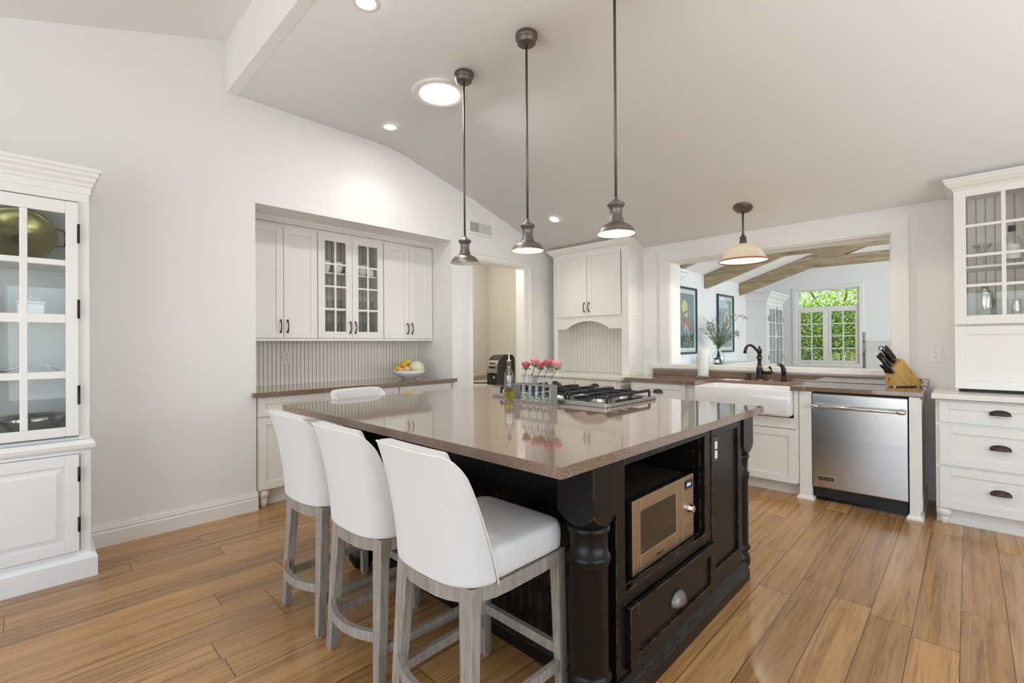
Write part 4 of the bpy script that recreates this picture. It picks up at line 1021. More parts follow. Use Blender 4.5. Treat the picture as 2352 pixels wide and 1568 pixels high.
# hutch contents
zs = .91+.9018
t = thing('martini_glass', 'martini glass on the upper shelf of the glazed hutch', 'glass', (.075, 4.80, zs))
obj('bowl_stem_foot', MB().lathe([(.036, 0), (.036, .003), (.006, .01), (.004, .07), (.007, .08), (.055, .155), (.053, .156), (.003, .085), (0, .085)], n=28, cap1=False), 'thin', t)
def bottle(name, label, loc, r, h, neck, mat, cap_mat, lab=None):
    t = thing(name, label, 'bottle', loc)
    obj('glass_body', MB().lathe([(r*.9, 0), (r, .006), (r, h*.60), (r*.85, h*.68), (neck, h*.76), (neck, h*.92), (0, h*.92)], n=28), mat, t)
    obj('cap', MB().lathe([(neck*1.35, h*.86), (neck*1.4, h*.865), (neck*1.4, h), (0, h)], n=20), cap_mat, t)
    if lab: obj('paper_label', MB().lathe([(r*1.01, h*.12), (r*1.01, h*.50)], n=40, cap0=False, cap1=False), lab, t)
    return t
bottle('gin_bottle', 'clear spirit bottle with black cap and pale label in the glazed hutch', (.222, 4.80, zs), .045, .265, .014, 'thin', 'blackmatte', 'plastic')
bottle('wine_bottle', 'brown bottle right of the black capped bottle in the glazed hutch', (.345, 4.80, zs), .04, .24, .014, glass('amber_glass', (.45, .25, .08)), 'copper', 'plastic')
zs = .91+.5358
o = obj('cocktail_shaker', MB().lathe([(.036, 0), (.04, .005), (.045, .15), (.038, .18), (.022, .2), (.02, .225), (0, .228)], n=28), 'chrome', loc=(.085, 4.82, zs)); tag(o, 'polished cocktail shaker on the floor of the glazed hutch', 'shaker')
tumbler('cut glass tumbler right of the cocktail shaker in the glazed hutch', (.165, 4.82, zs), .04, .13)
t = thing('glass_decanter', 'glass decanter with silver collar on the right of the hutch floor', 'decanter', (.335, 4.82, zs))
obj('body', MB().lathe([(.045, 0), (.05, .008), (.05, .10), (.03, .135), (.016, .15), (.016, .19), (.02, .195), (0, .195)], n=28), 'thin', t); obj('collar', MB().lathe([(.048, .112), (.0485, .112), (.045, .122)], n=28, cap0=False, cap1=False), 'galv', t)
t = thing('pouring_jug', 'small silver jug hanging ring handle beside the decanter', 'jug', (.245, 4.85, zs))
obj('body', MB().lathe([(.02, 0), (.024, .01), (.03, .06), (.022, .10), (.026, .12), (.024, .12), (.02, .10), (0, .02)], n=24, cap1=False), 'chrome', t); obj('handle', MB().tube([(.025, 0, .105), (.042, 0, .10), (.046, 0, .07), (.03, 0, .045)], .003, 8), 'chrome', t)
outlet('wall_outlet', 'white double outlet on the wall between the window casing and the hutch', (-.191, YB, 1.163), 0, 'wall outlets')
outlet('wall_outlet', 'white double outlet on the wall beside the hood cabinet', (-2.675, YB, 1.15), 0, 'wall outlets')

# ------------------------------------------------------------------ on the sink worktop
FX, FY, FZ = -1.44, 4.885, .9118
t = thing('kitchen_faucet', 'oil rubbed bronze gooseneck faucet behind the sink', 'faucet', (FX, FY, FZ))
obj('body', MB().lathe([(.036, 0), (.037, .006), (.030, .018), (.026, .05), (.030, .085), (.030, .105), (.022, .118), (.026, .124), (.026, .130), (.018, .14), (.017, .175), (.019, .195), (.027, .208), (.027, .220), (.018, .232), (.016, .245), (.020, .255), (.024, .272), (.022, .288), (.012, .298), (.008, .304), (.011, .310), (.009, .320), (0, .323)], n=24), 'orb', t)
obj('copper_band', MB().lathe([(.0268, .122), (.0272, .127), (.0268, .132)], n=24, cap0=False, cap1=False).lathe([(.0274, .207), (.0277, .209), (.0274, .212)], n=24, cap0=False, cap1=False).lathe([(.0374, .001), (.0376, .004), (.0365, .008)], n=24, cap0=False, cap1=False), 'copper', t)
g = lambda r, u, z: (r*-.75, r*-.66, z)
obj('spout', MB().tube([(0, 0, .262), (-.02, -.018, .285), (-.042, -.037, .318), (-.060, -.053, .333), (-.080, -.070, .330), (-.094, -.083, .308), (-.100, -.088, .28), (-.103, -.091, .255)], [.012, .0115, .0115, .012, .0125, .013, .0145, .016], 14), 'orb', t)
hd_ = obj('handle_arm', MB().tube([(.015, -.005, .075), (.06, -.018, .072), (.085, -.025, .072)], [.015, .014, .017], 12).ell((.095, -.028, .073), .018, .018, .018, 14, 10), 'orb', t)
obj('lever', MB().tube([(.10, -.03, .07), (.12, -.036, .075), (.112, -.034, .10), (.10, -.031, .118)], [.005, .006, .007, .011], 10).ell((.098, -.031, .122), .012, .012, .013, 12, 8), 'orb', hd_)
t = thing('side_sprayer', 'bronze side sprayer at the right of the faucet', 'sprayer', (-1.235, 4.89, FZ))
obj('holder', MB().lathe([(.024, 0), (.025, .005), (.022, .012), (.021, .05), (.018, .055), (0, .055)], n=20), 'orb', t)
obj('spray_head', MB().tube([(0, 0, .05), (0, 0, .09), (-.004, -.003, .12), (-.014, -.01, .142), (-.028, -.02, .152)], [.017, .021, .019, .015, .018], 14), 'orb', t)
obj('nozzle', MB().tube([(-.028, -.02, .152), (-.036, -.026, .155)], [.0185, .017], 14), 'pewter', t)
t = thing('air_gap_cap', 'black air gap cap on the worktop left of the faucet', 'air gap', (-1.54, 4.875, FZ))
obj('cap', MB().lathe([(.027, 0), (.027, .008), (.024, .012), (.024, .055), (.022, .06), (0, .06)], n=24), 'blackgloss', t)
obj('vent_slot', MB().box(-.014, .004, -.0242, -.02, .028, .033).box(-.014, .004, -.0242, -.02, .038, .043).xf(Matrix.Rotation(-.55, 4, 'Z')), 'steelx', t)
o = tag(obj('disposal_button', MB().lathe([(.022, 0), (.022, .003), (.016, .006), (.010, .007), (0, .007)], n=24), 'chrome', loc=(-1.34, 4.87, FZ)), 'flat chrome button between the faucet and the sprayer', 'button')
PX, PY = -1.955, 4.82
t = thing('paper_towel_holder', 'pewter paper towel stand at the left of the sink', 'paper towel holder', (PX, PY, FZ))
obj('base', MB().lathe([(.07, .008), (.072, .011), (.070, .014), (.01, .018), (.006, .02), (0, .02)], n=32), 'galv', t)
for i in range(3): a = 2*PI*i/3+.4; obj('foot', MB().ell((.062*math.cos(a), .062*math.sin(a), .006), .008, .008, .0065, 10, 6), 'galv', t)
obj('tension_arm', MB().tube([(-.058, -.02, .012), (-.060, -.022, .10), (-.060, -.022, .21), (-.056, -.02, .225)], .0028, 8), 'galv', t)
t = thing('paper_towel_roll', 'roll of white paper towel standing on its holder by the sink', 'paper towel', (PX, PY, FZ+.02))
obj('paper', MB().lathe([(.018, 0), (.052, 0), (.0525, .002), (.0525, .274), (.052, .276), (.018, .276)], n=40, cap0=False, cap1=False), 'paper', t); obj('core', MB().lathe([(.0185, .001), (.0185, .275), (.016, .275), (.016, .001)], n=20, cap0=False, cap1=False), pm('card_core', (.40, .30, .2), .9), t)

# knife block: its long axis runs away to the right
kx, ky, ka = -.424, 4.764, math.radians(45)
t = thing('knife_block', 'bamboo knife block on the right end of the sink worktop', 'knife block', (kx, ky, FZ), ka)
pr = [(0, .008), (.001, .104), (.017, .104), (-.015, .142), (.065, .222), (.070, .220), (.224, .030), (.210, .008)]
obj('block', MB().prism(pr, 'y', 0, .088), 'bamboo', t, bevel=.002)
obj('joint_line', MB().bar((.017, -.0005, .104), (.103, -.0005, .009), .0012, .0025, (0, 0, 1)), pm('dark_joint', (.16, .09, .03), .8), t)
obj('maker_mark', MB().box(-.0008, 0, .046, .052, .050, .068).box(-.0008, 0, .054, .061, .050, .058).box(-.0008, 0, .054, .061, .061, .068).box(-.0008, 0, .040, .066, .036, .039), pm('burnt_mark', (.12, .06, .02), .8), t)
for x, y in ((.012, .012), (.20, .012), (.012, .076), (.20, .076)): obj('rubber_foot', MB().lathe([(.009, 0), (.010, .003), (.009, .008)], (x, y, 0), 14), 'plastic', t)
Rk = Matrix.Rotation(ka, 4, 'Z'); dk = Vector((-.63, 0, .777)).normalized()
def knife(label, px, py, pz, L, wd, hi, ring=False):
    q = Matrix.Translation((kx, ky, FZ)) @ Rk
    base = q @ Vector((px, py, pz))
    t = thing('honing_steel' if ring else 'kitchen_knife', label, 'sharpening steel' if ring else 'knife', base, ka, 'knives in the block')
    a = Vector((0, 0, 0)); b = dk*L
    if ring:
        obj('handle', MB().tube([a, b*.3, b*.8, b], [.010, .012, .011, .008], 12), 'blackgloss', t)
        c = b+dk*.018; e1 = dk; e2 = Vector((0, 1, 0)).cross(dk)
        obj('hanging_ring', MB().tube([c+(e1*math.cos(2*PI*i/16)+e2*math.sin(2*PI*i/16))*.017 for i in range(17)], .0035, 8, caps=False), 'blackgloss', t)
    else:
        obj('bolster', MB().bar(a-dk*.02, a+dk*.012, .010, wd*.8, (1, 0, 0)), 'steelx', t)
        nrm = Vector((0, 1, 0)).cross(dk)
        R_ = []
        for k_ in range(9):
            u = k_/8; c = a+dk*(.01+(L-.01)*u)+nrm*(.004*math.sin(PI*u)); w_ = wd*1.2*(.78+.22*abs(2*u-.75)); h_ = hi*1.2*(.9 if 0 < k_ < 8 else .7)
            R_.append([c+nrm*w_*.5*math.cos(v)+Vector((0, 1, 0))*h_*.5*math.sin(v) for v in [2*PI*i/12 for i in range(12)]])
        obj('handle', MB().rings(R_), 'blackgloss', t)
        for u in (.3, .55, .8): obj('rivet', MB().lathe([(.002, -hi*.585), (.002, hi*.585)], tuple(a+dk*(L*u)), 8, 'y'), 'chrome', t)
for i in range(6):
    knife('%s steak knife in the block\'s lower row' % ('rightmost', 'second from the right', 'third from the right', 'third from the left', 'second from the left', 'leftmost')[i], .006, .008+.0145*i, .1045, .085, .015, .010)
def kf(f, y): return (-.015+.08*f, y, .142+.08*f)
knife('large black handled knife at the top right of the block', *kf(.92, .055), .135, .026, .018)
knife('black handled chef\'s knife in the middle of the block\'s top face', *kf(.55, .022), .135, .026, .018)
knife('black handled knife at the front of the block\'s top face above the steak knives', *kf(.17, .020), .105, .022, .016)
knife('black handled knife at the back left of the block\'s lower edge', *kf(.14, .066), .12, .022, .016)
knife('ring topped black honing steel in the knife block', *kf(.62, .056), .13, .02, .02, True)
knife('black handled knife left of the honing steel', *kf(.40, .070), .12, .022, .016)
# ------------------------------------------------------------------ island
IX, IY0, IY1, IXB = -.88, 1.424, 2.672, -2.60
t = thing('kitchen_island', 'distressed black kitchen island cabinet with turned corner posts', 'island', (IX, IY0, 0))
m = MB()
m.box(IX-.03, IX-.005, IY0, 1.484, .06, .878).box(IX-.03, IX-.005, 2.195, 2.275, .06, .878).box(IX-.03, IX-.005, 1.484, 2.195, .838, .878)
m.box(IX-.03, IX-.005, 1.484, 2.195, .338, .386).box(IX-.03, IX-.005, 1.484, 2.195, .06, .105)
m.box(-1.47, IX-.03, 1.464, 1.484, .386, .878).box(-1.47, IX-.03, 2.195, 2.215, .386, .878).box(-1.47, IX-.03, 1.484, 2.195, .366, .386).box(-1.47, IX-.03, 1.484, 2.195, .838, .858).box(-1.49, -1.47, 1.464, 2.215, .366, .878)
m.box(IXB, -1.49, IY0+.03, IY1-.02, .06, .878).box(-1.49, IX-.03, IY0+.03, 1.464, .06, .878).box(-1.49, IX-.03, 2.215, IY1-.02, .06, .878).box(-1.47, IX-.03, 1.464, 2.215, .06, .36)
obj('carcass', m, 'black', t, world=True, bevel=.002)
m = MB()
for i in range(5):
    z = .46+.075*i; m.lathe([(.004, -2.1955), (.004, -2.194)], (IX-.06, 0, z), 10, 'y')
m.v = [(x, -y, z) for x, y, z in m.v]
obj('shelf_pin', m, 'pewter', t, world=True)
# right hand frame-and-panel end of the front
m = MB().box(IX-.03, IX, 2.618, 2.672, .09, .878).box(IX-.03, IX, 2.275, 2.618, .09, .182).box(IX-.03, IX, 2.275, 2.618, .825, .878).box(IX-.03, IX, 2.262, 2.285, .09, .878).box(IX-.03, IX-.014, 2.285, 2.618, .182, .825)
obj('end_panel', m, 'black', t, world=True, bevel=.003)
# drawer
m = MB(); y0, y1, z0, z1 = 1.484, 2.262, .107, .333; s = .058
m.box(IX-.004, IX+.016, y0, y0+s, z0, z1).box(IX-.004, IX+.016, y1-s, y1, z0, z1).box(IX-.004, IX+.016, y0+s, y1-s, z1-.045, z1).box(IX-.004, IX+.016, y0+s, y1-s, z0, z0+.045).box(IX-.004, IX+.005, y0+s, y1-s, z0+.045, z1-.045)
d = obj('drawer', m, 'black', t, world=True, bevel=.002)
cp = cup_pull(None, 0, 0, 0, .105, .05, .032, 'cup_pull', 'pewter')
cp.parent = d; me = cp.data
mm = wmat(d).inverted() @ Matrix.Translation((IX+.005, 1.868, .222)) @ Matrix.Rotation(PI/2, 4, 'Z')
me.transform(mm)
# plinth with ogee top, front and seating side
pl = [(0, 0), (0, .052), (-.004, .058), (-.010, .066), (-.011, .074), (-.018, .084), (-.026, .092), (-.04, .092), (-.04, 0)]
obj('plinth', MB().prism([(IX+.027+a, z) for a, z in pl], 'y', 1.415, 2.70), 'black', t, world=True)
obj('plinth', MB().prism([(1.425-a-.004, z) for a, z in pl], 'x', IXB+.05, -1.0), 'black', t, world=True)
# beadboard on the seating side
pts = []; x = IXB
while x < -.91:
    e = min(x+.05, -.90); pts += [(x, 1.44), (e-.008, 1.44), (e-.004, 1.446), (e, 1.44)]; x = e
obj('beadboard_panel', MB().prism(pts+[(-.90, 1.456), (IXB, 1.456)], 'z', .07, .62), 'black', t, world=True)
obj('apron_panel', MB().box(IXB, -1.78, 1.425, 1.445, .62, .878).box(-1.775, -.90, 1.425, 1.445, .62, .878).box(-1.79, -1.765, 1.421, 1.44, .62, .878), 'black', t, world=True, bevel=.002)
def post(cx, cy):
    p = []
    n = 40; h = .075
    m = MB(); top, bot = [], []
    for i in range(n):
        k = i*4/n; s_ = int(k); u = -1+2*(k-s_)
        x, y = ((u, -1), (1, u), (-u, 1), (-1, -u))[s_]
        r = math.hypot(x, y)*h
        top.append((cx+x*h, cy+y*h, .88)); bot.append((cx+x*h, cy+y*h, .655+max(0, (r-.066))*1.05+ .012*max(0, r-.066)/.04))
    bi = [(cx+.062*(x-cx)/math.hypot(x-cx, y-cy), cy+.062*(y-cy)/math.hypot(x-cx, y-cy), .656) for x, y, z in bot]
    m.rings([top, bot, bi], True, True, True, False)
    b = obj('post', m, 'black', t, world=True)
    pr = [(0, .66), (.070, .66), (.075, .652), (.075, .642), (.0705, .635), (.068, .63), (.067, .565), (.072, .562), (.0765, .552), (.0765, .545), (.072, .538), (.074, .532), (.071, .525), (.068, .518), (.068, .17), (.066, .16), (.074, .155), (.078, .145), (.074, .135), (.06, .13), (.062, .12), (.074, .10), (.078, .075), (.072, .045), (.055, .018), (.045, 0), (0, 0)]
    obj('turned_shaft', MB().lathe(pr, (cx, cy, 0), 36, cap0=False, cap1=False), 'black', b, world=True)
post(-.945, 1.343); post(-.945, 2.752); post(-2.525, 1.343); post(-2.525, 2.752)
o = tag(obj('island_worktop', MB().prism([(-.848, 1.073), (-.824, 2.858), (-2.95, 2.858), (-2.988, 1.072)], 'z', .8805, .917), 'quartz', bevel=.0006, seg=1), 'large square edged brown speckled worktop on the black island', 'worktop')
t = thing('switch_plate', 'black two gang plate with white rockers on the island\'s end panel', 'outlet', (IX-.014, 2.325, .755), PI/2)
obj('cover_plate', MB().box(-.032, .032, -.007, -.0005, -.062, .062), 'blackgloss', t, bevel=.002)
for z in (.022, -.024): obj('rocker', MB().box(-.014, .014, -.013, -.006, z-.019, z+.019), 'plastic', t, bevel=.003)
# microwave
t = thing('microwave', 'champagne steel microwave oven in the island\'s open niche', 'microwave', (-.915, 1.588, .3865), PI/2)
W, H, D = .548, .288, .41
obj('body', MB().box(.004, W-.004, .03, D, .008, H-.004).box(.03, .06, .06, D-.04, 0, .01).box(W-.06, W-.03, .06, D-.04, 0, .01), 'darkbrown', t, bevel=.003)
obj('face_surround', MB().box(0, W, .012, .032, .004, H), 'blackgloss', t, bevel=.002)
dw = .435
m = MB().box(0, .062, 0, .014, .004, H).box(dw-.062, dw, 0, .014, .004, H).box(.062, dw-.062, 0, .014, .004, .068).box(.062, dw-.062, 0, .014, H-.052, H)
d = obj('door', m, 'gold_steel', t, bevel=.002)
M['mw_glass'] = pm('microwave_window', (.035, .022, .012), .06, var=.1)
obj('door_window', MB().box(.062, dw-.062, .006, .013, .068, H-.052), 'mw_glass', d)
obj('brand_lettering', text_mb('Panasonic', .016, .0003).xf(Matrix.Translation((dw*.5, -.0006, .030))), 'blackmatte', d)
obj('inverter_mark', MB().box(.068, .10, .0045, .006, .075, .083), 'pewter', d)
cp = obj('control_panel', MB().box(dw+.004, W, 0, .014, .004, H), 'gold_steel', t, bevel=.002)
obj('display', MB().box(dw+.018, W-.016, -.002, 0, H-.058, H-.02), 'blackgloss', cp)
obj('display_digits', text_mb('8:8:8', .02, .0003).xf(Matrix.Translation(((dw+W)/2, -.0028, H-.040))), emit('blue_digits', (.25, .35, 1.0), 2.5), cp)
for z in (.218, .198, .178, .105, .085): obj('button_line', MB().box(dw+.022, W-.012, -.0022, 0, z-.010, z-.0075), 'chrome', cp)
obj('open_button', MB().box(dw+.022, W-.014, -.003, 0, .022, .058), 'gold_steel', cp, bevel=.001)
obj('dial_knob', MB().lathe([(.015, -.024), (.0165, -.022), (.0165, -.004), (.02, 0)], ((dw+W)/2+.004, 0, .140), 24, 'y'), 'chrome', cp)

# ------------------------------------------------------------------ cooktop
t = thing('gas_cooktop', 'stainless gas cooktop with black cast iron grates on the island', 'cooktop', (-1.88, 2.5, .917))
CX0, CX1, CYa, CYb = -2.335, -1.425, 2.205, 2.775
obj('tray', MB().box(CX0, CX1, CYa+.03, CYb, .9178, .928), 'steelx', t, world=True, bevel=.003)
obj('rim', MB().box(CX1-.018, CX1, CYa+.035, CYb, .928, .937).box(CX0, CX0+.018, CYa+.035, CYb, .928, .937).box(CX0+.018, CX1-.018, CYb-.018, CYb, .928, .937), 'steelx', t, world=True, bevel=.002)
obj('back_trim', MB().box(CX0, CX1-.006, CYa, CYa+.033, .9175, .941), 'steelx', t, world=True, bevel=.002)
for bx in (-2.18, -1.88, -1.58):
    for by in (2.37, 2.62):
        bq = obj('burner_base', MB().lathe([(.055, .928), (.055, .934), (.042, .938), (.042, .946), (0, .946)], (bx, by, 0), 24), 'steelx', t, world=True)
        obj('burner_cap', MB().lathe([(.038, .946), (.040, .950), (.038, .955), (0, .957)], (bx, by, 0), 24), 'iron', bq, world=True)
for k in range(3):
    x0 = CX0+.022+k*.291; x1 = x0+.283; m = MB(); zt = .981; bw, bh = .011, .018
    y0, y1 = CYa+.048, CYb-.02
    n = 3
    for i in range(n):
        x = x0+.01+(x1-x0-.02)*i/(n-1)
        for a, b in ((y0, y1),):
            # a long finger with turned-down, chamfered ends
            m.prism([(a, .930), (a, zt-.014), (a+.012, zt), (b-.012, zt), (b, zt-.014), (b, .930), (b-.013, .930), (b-.013, zt-.022), (b-.020, zt-bh), (a+.020, zt-bh), (a+.013, zt-.022), (a+.013, .930)], 'x', x-bw/2, x+bw/2)
        for ym in ((y0+y1)/2-.006,): m.box(x-bw/2, x+bw/2, ym, ym+.014, .930, zt-bh)
    for y in (y0+.12, (y0+y1)/2, y1-.12): m.box(x0+.01, x1-.01, y-bw/2, y+bw/2, zt-bh, zt-.002)
    for xx in (x0+.01, x1-.01): m.box(xx-bw/2, xx+bw/2, y0+.1, y1-.1, .932, .945)
    obj('grate', m, 'iron', t, world=True, bevel=.0015)

# ------------------------------------------------------------------ bud vases and roses, oil bottle
RX0, RX1, RY0, RY1, RZ = -2.036, -1.736, 2.105, 2.168, .9175
t = thing('vase_rack', 'galvanised metal rack holding five bud vases on the island', 'rack', (RX0, RY0, RZ))
ra = 0.0
m = MB().box(RX0, RX1, RY0, RY1, RZ, RZ+.005).box(RX0, RX1, RY0, RY0+.0025, RZ+.005, RZ+.016).box(RX0, RX1, RY1-.0025, RY1, RZ+.005, RZ+.016)
m.box(RX0, RX0+.003, RY0+.0025, RY1-.0025, RZ+.005, RZ+.112).box(RX1-.003, RX1, RY0+.0025, RY1-.0025, RZ+.005, RZ+.112)
m.box(RX0, RX1, RY0, RY0+.003, RZ+.105, RZ+.112).box(RX0, RX1, RY1-.003, RY1, RZ+.105, RZ+.112)
m.box(RX0, RX0+.004, RY0, RY0+.003, RZ+.016, RZ+.105).box(RX1-.004, RX1, RY0, RY0+.003, RZ+.016, RZ+.105)
obj('tray', m, 'galv', t, world=True)
SR = Vector((.717, .697, 0))
def petal_head(parent, c, r, h, seed, ca, cb, lean):
    rr = random.Random(seed); cols = (ca, cb)
    mb = MB(); dn = Vector((lean.x, lean.y, 1)).normalized(); ax = dn.to_track_quat('Z', 'Y').to_matrix().to_4x4()
    for lay, (n, r0, op) in enumerate(((3, .40, .0), (4, .58, .05), (5, .80, .14), (5, 1.0, .30))):
        for i in range(n):
            a0 = 2*PI*i/n+lay*.7+rr.uniform(-.2, .2); P = []
            for a in range(7):
                u = -1+2*a/6; row = []
                for b in range(6):
                    v = b/5; ang = a0+u*(PI/n)*1.25*(1-.25*v*v)
                    rad = r*r0*(math.sin(min(v, .88)/.88*PI/2)**.85)*(1+op*max(0, v-.6)*1.6)
                    row.append(Vector((rad*math.cos(ang), rad*math.sin(ang), h*(v-.16*u*u*v)*(1.0-.05*lay)+rr.uniform(-.0006, .0006))))
                P.append([ax @ q+c for q in row])
            mb.grid(P)
    obj('petals', mb, [cols[0]], parent, world=True, solid=.0006)
    g = MB()
    for i in range(5):
        a = 2*PI*i/5+seed; e = Vector((math.cos(a), math.sin(a), 0)); s = Vector((-e.y, e.x, 0))*.005
        p0 = ax @ (e*.003)+c; p1 = ax @ (e*r*.85+Vector((0, 0, h*.18)))+c; p2 = ax @ (e*r*1.25+Vector((0, 0, -.004 if i % 2 else h*.35)))+c
        g.add([p0-s, p0+s, p1+s*1.3, p1-s*1.3, p2], [(0, 1, 2, 3), (3, 2, 4)], True)
    g.ell(tuple(c+dn*.004), r*.42, r*.42, .009, 12, 8)
    obj('sepals', g, 'sepal', parent, world=True)
M['sepal'] = pm('rose_sepal', (.16, .27, .05), .6, var=.25, vscale=40)
M['stem'] = pm('rose_stem', (.13, .11, .05), .6, var=.3, vscale=30)
def rose_mat(name, a, b):
    m, nt, bb, o = newmat(name); v = coords(nt, 'Object')
    nt.links.new(mixc(nt, noise(nt, v, 55, 2), a, b), bb.inputs['Base Color']); bb.inputs['Roughness'].default_value = .6; bb.inputs['Sheen Weight'].default_value = .2
    return m
rp = rose_mat('pink_rose', (.62, .18, .19), (.76, .38, .36)); rd = rose_mat('deep_rose', (.42, .05, .09), (.62, .17, .19))
vx = (-1.980, -1.926, -1.871, -1.817, -1.763)
heads = ((.016, 1.115, .025, .050, rd), (.030, 1.134, .026, .055, rp), (.024, 1.116, .024, .050, rd), (.026, 1.130, .026, .055, rd), (.036, 1.120, .027, .058, rp))
nm = ('leftmost', 'second', 'middle', 'fourth', 'rightmost')
lb = ('low red pink rose in the leftmost bud vase', 'tall pale pink rose in the second bud vase from the left', 'deep pink rose in the middle bud vase', 'tall deep pink rose in the fourth bud vase from the left', 'open pale pink rose in the rightmost bud vase')
for i, x in enumerate(vx):
    y = (RY0+RY1)/2; z = RZ+.0055
    v = thing('bud_vase', '%s slim clear bud vase %sin the metal rack' % (nm[i], '' if i in (0, 2, 4) else 'from the left '), 'vase', (x, y, z), 0, 'bud vases in the metal rack')
    obj('vase_glass', MB().lathe([(.017, 0), (.0205, .003), (.021, .022), (.016, .055), (.0125, .085), (.0122, .135), (.0145, .162), (.0135, .1625), (.0112, .135), (.0115, .085), (.015, .055), (.0195, .022), (.018, .008), (0, .006)], n=24, cap1=False), 'thin', v)
    obj('water', MB().lathe([(.0175, .0075), (.0192, .022), (.0165, .045), (0, .045)], n=20), 'water', v)
    off, hz, r, h, mt = heads[i]
    c = Vector((x, y, hz))+SR*off
    rs_ = thing('rose', lb[i], 'rose', (x, y, z+.02), 0, 'roses in the bud vases')
    b0 = Vector((x, y, z+.015))-SR*.008; b1 = Vector((x, y, z+.15))+SR*.005
    obj('stem', MB().tube([b0, b1, b1.lerp(c, .5)+SR*.001, c], [.0019, .0019, .002, .0022], 8), 'stem', rs_, world=True)
    petal_head(rs_, c, r, h, i+1, mt, mt, SR*off*3)
t = thing('olive_oil_bottle', 'glass olive oil bottle with steel pourer left of the vase rack', 'bottle', (-2.087, 2.118, .9175))
obj('glass_bottle', MB().lathe([(.0, 0), (.029, 0), (.031, .003), (.031, .155), (.029, .168), (.021, .183), (.0145, .195), (.0125, .21), (.0125, .238), (.0145, .24), (.0145, .248), (.011, .248), (.010, .21), (.012, .196), (.019, .182), (.0265, .166), (.0285, .155), (.0285, .007), (0, .006)], n=32, cap0=False, cap1=False), 'thin', t)
obj('oil', MB().lathe([(0, .0075), (.0275, .0075), (.0275, .078), (0, .078)], n=32, cap0=False, cap1=False), 'oil', t)
obj('pourer', MB().lathe([(.0095, .215), (.0095, .245), (.0155, .249), (.0155, .252), (.006, .256), (.0045, .262), (.0035, .285), (.0018, .304), (0, .304)], n=18), 'chrome', t)
obj('dip_tube', MB().tube([(0, 0, .215), (0, 0, .02)], .0022, 8), 'plastic', t)

